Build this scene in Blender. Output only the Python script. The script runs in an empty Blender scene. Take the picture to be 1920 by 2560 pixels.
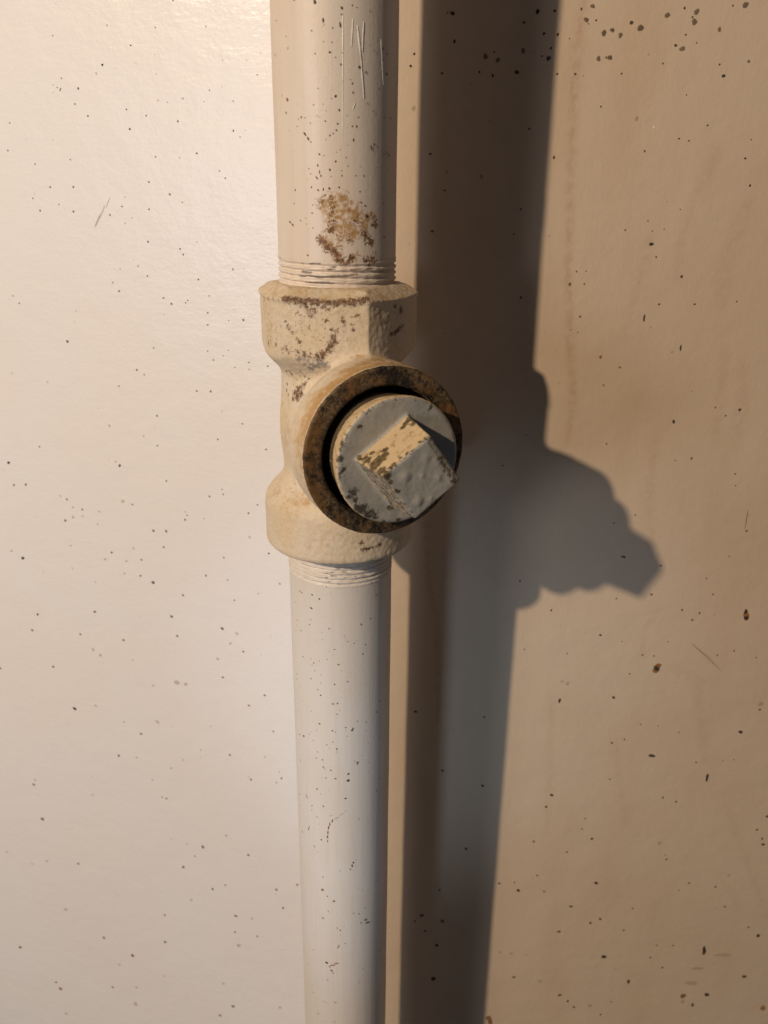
import bpy, math, random
import numpy as np
from mathutils import Vector, Matrix, noise

# All dimensions below are in millimetres; MM turns them into metres.
MM = 0.001
scene = bpy.context.scene

# ------------------------------------------------------------------ camera
cam_data = bpy.data.cameras.new("camera")
cam = bpy.data.objects.new("camera", cam_data)
scene.collection.objects.link(cam)
right = Vector((0.99927928, 0.03685596, 0.00908644))
up = Vector((-0.0218695, 0.3633216, 0.93140708))
fwd = Vector((-0.0310266, 0.93093451, -0.36386576))
rot = Matrix((right, up, -fwd)).transposed().to_4x4()
cam.matrix_world = Matrix.Translation(Vector((22.39, -308.3, 67.41)) * MM) @ rot
cam_data.sensor_fit = 'VERTICAL'
cam_data.sensor_height = 36.0
cam_data.lens = 36.0 * 2093.56 / 2560.0
cam_data.clip_start = 0.01
cam_data.clip_end = 20.0
cam_data.dof.use_dof = True
cam_data.dof.focus_distance = 0.258
cam_data.dof.aperture_fstop = 22.0
scene.camera = cam

# ------------------------------------------------------------------ light
world = bpy.data.worlds.new("World")
scene.world = world
world.use_nodes = True
bg = world.node_tree.nodes["Background"]
bg.inputs[0].default_value = (0.90, 0.94, 1.12, 1.0)
bg.inputs[1].default_value = 0.052


def lamp(name, kind, loc, energy, color, size, target=None):
    d = bpy.data.lights.new(name, kind)
    d.energy = energy
    d.color = color
    if kind == 'AREA':
        d.shape = 'DISK'
        d.size = size * MM
    else:
        d.shadow_soft_size = size * MM
    o = bpy.data.objects.new(name, d)
    scene.collection.objects.link(o)
    o.location = Vector(loc) * MM
    if target is not None:
        v = (Vector(target) - Vector(loc)).normalized()
        o.rotation_euler = v.to_track_quat('-Z', 'Y').to_euler()
    return o


# warm bulb to the upper left: it throws the long shadow
lamp("warm_bulb", 'POINT', (-707.9, -999.9, 602.2), 58.0, (1.0, 0.80, 0.60), 15.0)
# dimmer, cooler lamp at the same side, at eye level: the pale gloss on the left wall beside the pipe
lamp("cool_side_lamp", 'POINT', (-634.0, -900.0, 60.0), 8.5, (0.82, 0.86, 1.0), 110.0)
# faint cool torch glow, seen on the lower pipe and in the shadow beside it
glow = lamp("cool_low_lamp", 'SPOT', (-115.0, -420.0, -130.0), 1.35, (0.52, 0.72, 1.0), 18.0, (28.0, 0.0, -135.0))
glow.data.spot_size = math.radians(34.0)
glow.data.spot_blend = 1.0

vs = scene.view_settings
vs.view_transform = 'Standard'
vs.look = 'None'
vs.exposure = 0.0
vs.gamma = 1.0
vs.use_curve_mapping = False

# ------------------------------------------------------------------ marks measured on the surfaces (mm)
# wall: x, z, radius, stretch, angle, tone     pipe: azimuth deg, z, radius, stretch, angle, tone
WALL_MARKS = [(32.5,118.7,0.71,1,0,0),(30.9,118.9,0.31,1,0,0),(59.5,119.3,0.71,1,0,0),(55.4,116.2,0.47,1,0,0),(64.9,119.5,0.48,1,0,0),(62,113.1,0.47,1,0,0),(66.4,112.9,0.48,1,0,0),(33.4,110.8,0.55,1,0,0),(43.6,106.5,0.86,1,0,1),(47.7,105.5,0.78,1,0,1),(46.4,107.8,0.31,1,0,0),(55.7,108.2,0.79,1,0,1),(64.6,109,0.47,1,0,0),(61.9,106.7,0.32,1,0,0),(64,106.1,0.79,1,0,0),(41.9,102,0.39,1,0,0),(46.3,101,0.47,1,0,0),(54.1,102,0.71,1,0,0),(29.7,101.6,0.39,1,0,0),(20.5,107.2,0.39,1,0,0),(19.4,103.7,0.47,1,0,0),(67.2,101.6,0.39,1,0,0),(73,101.6,0.4,1,0,0),(76.8,120.8,0.72,1,0,1),(73.3,120,0.4,1,0,0),(75.2,117,0.8,1,0,1),(78.3,116.9,0.32,1,0,0),(76,115.9,0.24,1,0,0),(81.1,113.4,0.88,1,0,1),(83.7,114.2,0.72,1,0,1),(86.4,112.8,0.8,1,0,1),(89.5,116.3,0.64,1,0,0),(92.5,114.8,1.05,1,0,1),(100.5,118.4,0.89,1,0,1),(105.7,120.4,0.41,1,0,0),(109.6,119.4,0.9,1,0,1),(109.3,116.6,0.98,1,0,1),(108.5,117.9,0.33,1,0,0),(117.5,114.5,0.66,1,0,1),(124.6,121.3,0.99,1,0,1),(120.7,121.1,0.33,1,0,0),(107.1,113,0.33,1,0,0),(104.3,110,0.49,1,0,0),(106.5,109,0.89,1,0,1),(110.9,110.7,0.24,1,0,0),(80.1,106.1,0.8,1,0,1),(83.7,106.4,0.8,1,0,1),(82.5,106.4,0.32,1,0,0),(119.1,104.6,0.33,1,0,0),(120.8,101.3,0.57,1,0,0),(128.2,105.5,0.5,1,0,1),(88,101.8,0.32,1,0,0),(100.9,104.8,0.32,1,0,0),(96,107.4,0.4,1,0,2),(70.3,111.7,0.24,1,0,0),(82.3,92.1,0.32,1,0,0),(109.7,95.7,0.24,1,0,0),(59.3,85.3,0.39,1,0,0),(46,87.4,0.23,1,0,0),(100.4,86,0.4,1,0,4),(117.9,86.7,0.33,1,0,0),(109.1,82.6,0.32,1,0,0),(112.4,82,0.32,1,0,0),(132.9,82.5,0.25,1,0,0),(98.2,78.7,0.4,1,0,1),(131.8,76.8,0.41,1,0,0),(26.6,77.3,0.47,1,0,0),(68.2,76.5,0.47,1.6,90,0),(31.9,65.8,0.39,1,0,0),(134.8,68.3,0.41,1,0,0),(58.2,60.1,0.39,1.6,90,0),(28,52.5,0.47,1,0,0),(112.5,60.5,0.24,1,0,0),(102,56.7,0.32,1,0,1),(94.6,53.6,0.32,1,0,0),(103.9,53.4,0.24,1,0,0),(107.9,54,0.24,1,0,0),(56.4,51.9,0.31,1,0,0),(68.6,51.3,0.24,1,0,0),(104.1,49.1,0.72,1.6,-15,0),(106.3,44.8,0.32,1,0,0),(116,38.3,0.57,1,0,0),(79.2,39.6,0.32,1,0,0),(82.5,39.7,0.24,1,0,0),(77.2,35.2,0.63,1,0,1),(82.3,35.3,0.32,1,0,0),(101.2,36.3,0.32,1,0,2),(60.3,30.4,0.47,1,0,0),(109.4,28.7,0.41,1,0,0),(121.9,28.9,0.41,1,0,0),(136.5,30,0.33,1,0,0),(81.9,24,0.4,1,0,0),(104.7,23.8,0.73,2.8,90,0),(79.1,19.2,0.24,1,0,0),(81.6,18.4,0.24,1,0,0),(107.5,20.6,0.33,1,0,2),(90.6,9.6,0.65,1,0,3),(98,5.9,0.49,1,0,3),(92.8,-0.8,0.41,1,0,3),(119.1,13.4,0.66,2.8,90,0),(116.2,11.8,0.25,1,0,0),(20.6,91.2,0.78,1,0,2),(94.4,88.6,0.72,1,0,2),(32.3,71.7,0.78,1,0,2),(44.1,70.4,0.7,1,0,2),(65.7,-20.5,0.24,1,0,0),(96.3,-23.3,0.33,1,0,0),(120.3,-14.2,0.67,1.6,90,0),(143.9,-9.2,0.6,1,0,0),(134.9,-8.5,0.34,1,0,0),(139.1,-11.6,0.34,1,0,0),(129,-28.4,0.43,1,0,0),(122.9,-29.4,0.26,1,0,0),(57.6,-32.8,0.41,1,0,0),(146.3,-34.3,0.35,1,0,0),(147.2,-39,0.26,1,0,0),(153.6,-52.8,0.81,40,90,1),(154.4,-57.7,0.45,1,0,0),(110.5,-52.1,0.43,1,0,1),(102.7,-55.7,0.34,1,0,0),(107.9,-70.1,0.7,1.6,-15,0),(123.1,-73.6,0.45,1,0,0),(149.4,-68.8,0.27,1,0,0),(142,-78.7,0.36,1,0,1),(67.6,-82,0.43,1,0,0),(121.1,-86.5,0.54,1,0,3),(145.6,-85.7,0.37,1,0,0),(107.2,-88.8,0.36,1,0,0),(81.3,-94.9,0.44,1.6,90,0),(134.3,-93.2,0.46,1,0,0),(141.5,-94.3,0.46,1.6,90,0),(139,-97.7,0.46,1,0,0),(159.9,-93.3,1.03,1.6,90,0),(160.6,-95.8,1.23,1.6,90,0),(160.3,-94.8,1.32,1,0,3),(102.5,-105.9,0.55,1,0,0),(111.7,-108.7,0.28,1,0,0),(71.6,-113.7,0.36,1,0,1),(89.6,-115.1,0.37,1,0,1),(130.5,-108.1,0.28,1,0,0),(120.8,-114.8,0.56,1,0,3),(125.7,-115.1,0.38,1,0,0),(127.4,-121,1.52,1,0,0),(127.9,-119.7,1.32,1,0,3),(127.1,-122.3,1.14,1,0,3),(158.1,-111.5,0.48,1,0,3),(151.6,-113.8,0.38,1,0,0),(116.7,-124.1,0.38,1,0,0),(167.7,-114.4,0.29,1,0,0),(88.4,-138.4,0.85,1.6,90,0),(111.2,-136,0.67,1,0,0),(167.3,-151.5,0.92,1,0,0),(173.4,-137,1.21,1,0,2),(173.4,-139.8,0.61,1,0,1),(124.2,-149.3,0.29,1,0,0),(131.7,-149.8,0.3,1,0,0),(56.6,-147.9,0.48,1,0,0),(26.7,-146.1,0.76,1,0,0),(91,-129.8,0.84,1,0,2),(88.6,-128.8,0.75,1,0,2),(147.7,-115,1.91,12,-42,2),(152,-119.1,0.87,12,-42,2),(143.5,-111.4,1.33,12,-42,2),(39.5,-176.9,0.69,1,0,0),(57.8,-184.5,0.7,1,0,0),(131,-165.4,1.21,1.6,-15,0),(156.6,-176.2,1.15,2.8,90,0),(138.7,-187.9,0.52,1.6,90,0),(144.9,-189.9,0.53,1.6,90,0),(89.1,-188.5,0.82,1.6,-15,0),(87.1,-195.2,0.62,1.6,90,0),(105.3,-201.1,0.52,1,0,3),(104.4,-207.1,0.53,1,0,3),(109.5,-212.6,0.64,1,0,0),(83,-215.3,0.64,1,0,1),(98.7,-220.8,0.54,1,0,1),(112.9,-159.3,0.49,1,0,0),(118.2,-157.3,0.4,1,0,0),(114.1,-178.7,0.41,1,0,0),(124.2,-149.2,0.29,1,0,0),(141.1,-152.7,0.3,1,0,0),(150.7,-168.2,0.41,1,0,0),(166.7,-166,0.31,1,0,0),(140.5,-213.8,1.09,1,0,2),(144.9,-223.1,0.55,1,0,0),(144.1,-220.8,0.33,1,0,0),(187.4,-212.5,0.79,1,0,0),(186.4,-209.2,0.56,1.6,90,0),(183.2,-204.2,0.56,1,0,0),(186.5,-196.4,0.77,1,0,0),(86.1,-235.4,0.55,1,0,1),(68.6,-241,0.66,1,0,0),(75.7,-240.1,0.44,1,0,0),(77.8,-244.9,0.89,1,0,0),(90,-245,0.67,1,0,3),(114,-238.7,0.89,1,0,0),(103.5,-253.7,0.91,1,0,1),(113.7,-263.7,0.81,1,0,1),(118.2,-261,0.81,1,0,1),(99.1,-270,0.93,1,0,1),(130.2,-267.7,0.59,1,0,1),(132.9,-253.8,0.46,1,0,1),(169.8,-238.6,0.58,1,0,1),(176,-250.6,0.59,1,0,1),(153,-241.5,0.34,1,0,0),(157.6,-236.9,0.34,1,0,1),(122.5,-285.4,1.21,1,0,0),(151.8,-291.3,0.62,1,0,0),(147.3,-276.8,0.48,1,0,1),(155,-276.5,0.48,1,0,0),(129.1,-293,0.61,1,0,2),(119,-291.7,0.61,1,0,2),(79.4,-301.3,0.85,1,0,1),(136.4,-301.5,1.12,1.6,90,0),(103.1,-312.5,1,1,0,1),(107.5,-316.6,0.75,1,0,0),(111,-320.5,0.76,1,0,1),(118.9,-319,1.14,1,0,2),(124.9,-325.1,0.64,1,0,1),(129.3,-316,0.51,1,0,1),(176,-308.6,1.28,1,0,0),(170.1,-316.1,0.91,1.6,90,0),(164.5,-310.2,1.53,1,0,3),(164.7,-314.1,1.29,1,0,2),(167,-301,2.27,3,0,2),(168.9,-291,1.74,3,0,2),(179.3,-281.6,2.47,3,0,2),(192.5,-295.4,1.15,1,0,1),(205.1,-316.5,1.59,1,0,3),(194.6,-268.2,0.98,1,0,0),(170.4,-279.1,1.72,2.8,90,0),(52,-220.9,0.75,1,0,0),(40.4,-246.4,0.66,1,0,0),(32.4,-262.9,1.14,1,0,0),(29.2,-266.8,0.57,1,0,0),(42.4,-266,1.14,1,0,1),(34.2,-272.9,0.69,1,0,0),(40.2,-282,0.94,1,0,0),(39.3,-304.7,1.34,1,0,0),(68.3,-330.9,1.78,1,0,3),(69.3,-333.7,1.53,1,0,3),(157,-236.9,0.46,1,0,0),(174.6,-231.4,0.92,1,0,2),(71.5,-284.9,0.83,1,0,2),(77,-285.4,0.95,1,0,2),(92.5,-303.4,1.1,1,0,2),(189.1,-263.1,0.61,1,0,1),(145.1,-284.8,0.61,1,0,1),(-62.8,124.6,0.33,1,0,0),(-88.7,118.1,0.27,1,0,0),(-70.2,116.9,0.27,1,0,0),(-51.3,116.6,0.26,1,0,0),(-110.7,115.6,0.28,1,0,0),(-80.2,111.8,0.34,1,0,0),(-92.1,106,0.48,1,0,0),(-109.2,102.1,0.35,1,0,1),(-112.9,100,0.21,1,0,0),(-111.4,99.1,0.28,1,0,0),(-110.3,98.3,0.35,1,0,0),(-102.8,98.7,0.48,1,0,0),(-104.9,93.7,0.34,1,0,0),(-100.1,89.7,0.41,1,0,0),(-133.4,87.7,0.35,1,0,0),(-135.9,78.2,0.36,1,0,0),(-84.2,91.7,0.34,1,0,0),(-76.6,89.6,0.33,1,0,0),(-64.3,87.7,0.39,1,0,0),(-83.6,85.3,0.47,1,0,0),(-71.4,94.4,0.27,1,0,0),(-67.9,93.8,0.2,1,0,0),(-71.3,102.6,0.2,1,0,0),(-45.8,106.4,0.2,1,0,0),(-37,106.2,0.19,1,0,0),(-33.4,101.7,0.26,1,0,0),(-51.4,97.3,0.26,1,0,0),(-42.7,93.8,0.26,1,0,0),(-43.2,84.5,0.39,1,0,0),(-40.8,82.5,0.26,1,0,0),(-53.7,93.8,0.2,1,0,0),(-115.9,81.7,0.21,1,0,1),(-109.5,75.1,0.34,1,0,0),(-124.8,73.5,0.35,1,0,0),(-119.6,65.5,0.42,1,0,0),(-109.6,65.6,0.48,1,0,0),(-127.8,61.4,0.35,1,0,0),(-125.3,57,0.42,1,0,0),(-116.7,59.4,0.35,1,0,1),(-110.8,56.9,0.48,1,0,0),(-74.2,76.1,0.33,1,0,0),(-64.7,75.8,0.26,1,0,0),(-57.8,77.3,0.39,1,0,0),(-49.4,71.5,0.32,1,0,0),(-47.3,69.1,0.39,1,0,1),(-77.8,67.6,0.4,1,0,0),(-89.9,59,0.4,1,0,0),(-78.7,58.2,0.4,1,0,0),(-64.9,60.8,0.33,1,0,0),(-95.3,55.9,0.54,1,0,1),(-88.2,62.3,0.27,1,0,1),(-86.2,55.1,0.27,1,0,1),(-80.3,46.7,0.47,1,0,0),(-67.2,44.5,0.4,1,0,0),(-66.1,42.5,0.4,1,0,0),(-60.2,47.1,0.26,1,0,0),(-85.4,37.8,0.4,1,0,1),(-93.3,36.4,0.27,1,0,1),(-81.8,34.2,0.4,1,0,0),(-97.1,31.2,0.41,1,0,1),(-94.7,28.1,0.54,1,0,1),(-46.2,37.8,0.39,1,0,1),(-60.6,33.7,0.46,1,0,1),(-56.6,27.8,0.33,1,0,0),(-75.8,26.3,0.47,1,0,1),(-72.6,24.2,0.47,1,0,0),(-65.6,25.8,0.33,1,0,0),(-66.6,24.8,0.33,1,0,0),(-57.6,21.5,0.4,1,0,0),(-57.9,17,0.4,1,0,0),(-43.1,19.5,0.59,1,0,3),(-49.1,18.9,0.26,1,0,0),(-143.2,24.4,0.65,1,0,2),(-140.7,21.6,0.43,1,0,1),(-120.6,7.3,0.71,1,0,1),(-81.9,6.8,0.41,1,0,1),(-58.7,6.9,0.4,1,0,1),(-56.5,3.6,0.4,1,0,0),(-52.3,5.5,0.33,1,0,1),(-50,7.7,0.26,1,0,0),(-90.3,-2.4,0.55,1,0,1),(-87.2,-4.1,0.41,1,0,1),(-41.7,3.5,0.4,1,0,1),(-47.6,1.2,0.33,1,0,1),(-41.7,0.9,0.33,1,0,1),(-33.9,2.6,0.39,1,0,0),(-132.6,-10.1,0.58,1,0,2),(-99.2,-9.5,0.42,1,0,1),(-64.6,-9.1,0.47,1,0,1),(-58.5,-8.9,0.47,1,0,0),(-149.3,-7.5,0.44,1,0,2),(-69.7,63.5,0.53,1,0,3),(-95.6,60.3,0.95,9,60,2),(-98.3,57.1,1.22,9,60,2),(-100.8,53.8,1.23,9,60,2),(-61.7,94.9,0.59,1,0,2),(-94.9,103.4,0.54,1,0,2),(-89.2,53.1,0.47,1,0,2),(-158.1,-47.6,0.85,1,0,0),(-102.8,-43.7,0.79,1,0,0),(-104.6,-42.1,0.58,1,0,2),(-141.1,-38.8,0.52,1,0,1),(-83.1,-20.7,0.48,1,0,0),(-105.6,-26.6,0.78,1,0,2),(-90.1,-29.8,0.56,1,0,2),(-84.2,-33.3,0.49,1,0,1),(-56.8,-28.4,0.48,1,0,1),(-36.1,-30.7,0.47,1,0,0),(-45.7,-21,0.4,1,0,1),(-54.1,-16.5,0.4,1,0,2),(-81.5,-48.4,0.5,1,0,1),(-62.2,-53.3,0.56,1,0,1),(-56.3,-49.6,0.42,1,0,1),(-55.9,-51.7,0.42,1,0,1),(-157.2,-57.9,0.7,1,0,1),(-151,-57.1,0.69,1,0,1),(-134,-60.6,0.6,1,0,2),(-131,-61.9,0.6,1,0,1),(-128.4,-65.3,0.68,1,0,2),(-123.8,-65.8,0.6,1,0,1),(-133.2,-72.1,0.76,1,0,1),(-117,-72,0.6,1,0,2),(-98.7,-60.8,0.51,1,0,1),(-103.2,-59.8,1.02,1,0,2),(-73.9,-61.4,0.57,1,0,2),(-73.2,-62.9,0.43,1,0,1),(-74.3,-65,0.57,1,0,1),(-65.3,-63.4,0.5,1,0,2),(-45.1,-58.8,0.49,1,0,0),(-40.9,-54.7,0.42,1,0,1),(-89.8,-71.9,0.73,1,0,1),(-83.7,-71.4,0.65,1,0,1),(-85.6,-79,0.59,1,0,1),(-45.2,-69.5,0.71,1,0,2),(-100.4,-81.5,0.6,1,0,2),(-111.6,-84.8,0.61,1,0,1),(-115.4,-88.6,0.76,1,0,2),(-104.7,-88.1,0.75,1,0,2),(-97.1,-86.5,0.6,1,0,1),(-98.5,-94.4,0.6,1,0,1),(-158.7,-93.6,0.97,1,0,0),(-92.5,-96.9,0.98,1.6,-15,0),(-66.5,-90,0.59,1,0,1),(-57.5,-80.4,0.5,1,0,1),(-36.9,-75.9,0.5,1,0,0),(-78.3,-101.1,0.67,1,0,1),(-84.9,-112.7,0.76,1,0,0),(-60.5,-115,0.91,1,0,1),(-155.6,-122.3,0.74,1,0,1),(-160.1,-131.5,0.76,1,0,1),(-124.2,-116.2,0.8,1,0,1),(-133.7,-129.4,0.65,1,0,1),(-110.9,-128.8,0.72,1,0,1),(-83,-122.2,0.7,1,0,1),(-51.1,-125.1,0.61,1,0,1),(-53.7,-116.4,0.9,1,0,2),(-53.8,-100.1,0.44,1,0,0),(-151.5,-150.1,0.77,1,0,1),(-107.3,-138.7,0.56,1,0,2),(-61.9,-140.2,0.7,1,0,1),(-142.8,-172.3,1.13,1,0,0),(-49.9,-153,0.71,1,0,1),(-41.9,-146.1,0.62,1,0,1),(-182.3,-156.3,0.62,1,0,0),(-164.4,-90.7,0.73,1,0,2),(-132.2,-84.1,0.62,1,0,2),(-133.1,-95.3,0.55,1,0,2),(-106.4,-94.3,0.69,1,0,2),(-121.8,-100.9,0.47,1,0,2),(-148.8,-99.2,0.48,1,0,2),(-85.3,-147,1.6,1,0,2),(-80.8,-147.1,1.12,1,0,2),(-98,-151,0.73,1,0,2),(-57.1,-121.9,0.91,1,0,2),(-63.8,-130.9,0.93,1,0,2),(-124.4,-139.1,0.9,1,0,2),(-127.9,-136.7,0.98,1,0,2),(-129,-70,0.76,1,0,2),(-124.1,-69,0.68,1,0,2),(-115.5,-65.9,0.6,1,0,2),(-56.4,-90.8,0.44,1,0,1),(-32.5,-89.3,0.5,1,0,1),(-42.5,-95.3,0.51,1,0,2),(-130.7,-168.3,0.77,1,0,2),(-107.4,-179.9,0.77,1,0,1),(-121.4,-195.6,0.79,1,0,1),(-61.2,-182.6,0.67,1,0,1),(-174.6,-224.9,0.96,1,0,1),(-173.3,-221.7,0.96,1,0,2),(-173,-247,1.19,1,0,1),(-155,-272.7,0.91,1,0,1),(-51.1,-194.4,0.67,1,0,0),(-52.4,-193.3,0.51,1,0,2),(-35.6,-190.4,0.58,1,0,1),(-38.3,-193.6,0.5,1,0,1),(-36.5,-186.9,0.5,1,0,2),(-66.3,-231.8,0.81,1,0,2),(-79.7,-242.4,1.1,1,0,1),(-84.6,-249.6,0.93,1,0,2),(-91.9,-258.6,0.95,1,0,1),(-55.1,-241.2,0.82,1,0,1),(-76.3,-269,0.77,1,0,0),(-68.9,-264.4,0.66,1,0,1),(-37.9,-270.8,0.76,1,0,0),(-64.4,-283.8,0.88,1.6,-15,0),(-204.1,-347.9,1.27,1,0,1),(-145.9,-323.2,1.08,1,0,1),(-107.6,-314.9,0.94,1,0,1),(-129.1,-331.4,1.3,1,0,3),(-53,-294.4,0.69,1,0,1),(-181.1,-373.8,1.42,1,0,3),(-183.5,-369.3,0.94,1,0,1),(-70,-350.5,1.08,1.6,-15,0),(-78.3,-360.3,0.99,1,0,1),(-110.9,-341.2,0.87,1,0,2),(-131.4,-369.3,1.83,1,0,2),(-97.4,-216.3,0.72,1,0,1),(-99.7,-216,0.81,1,0,2),(-88.3,-242.6,0.74,1,0,2),(-97.9,-171.1,1.34,1,0,2),(-38.6,-164.9,0.56,1,0,1),(-69.8,-168.1,0.57,1,0,2),(-76.1,-183,0.59,1,0,2),(-43.4,-180,0.66,1,0,2),(-86,-190.7,0.68,1,0,2),(-92.9,-196.9,0.78,1,0,2),(-139.9,-223.8,0.75,1,0,2),(-104.1,-206.3,0.71,1,0,2),(-168,-308.7,1.5,1,0,2),(-55.3,-282.9,0.97,1,0,2),(-138.4,-341,1.1,1,0,2),(-145.1,-360.7,0.91,1,0,1),(-129.3,-355.8,1.01,1,0,2),(-74.6,-335.1,0.95,1,0,2),(-42.3,-342,1.06,1,0,2),(-180.3,-393.9,1.45,1,0,2),(-63.9,-304.2,1.41,1,0,2),(-65.5,-295.2,0.69,1,0,1),(-106,-295.3,0.71,1,0,1),(-89.2,-280,1.18,1,0,2),(-200,-276.2,0.95,1,0,2),(-174.8,-276,0.93,1,0,2),(-184.7,-280.5,0.84,1,0,2),(-41.1,-259.7,0.84,1,0,1),(-29.8,-253.4,0.74,1,0,3),(-111.5,-194.6,0.7,1,0,2),(-116.1,-174.7,0.77,1,0,2)]
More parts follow.
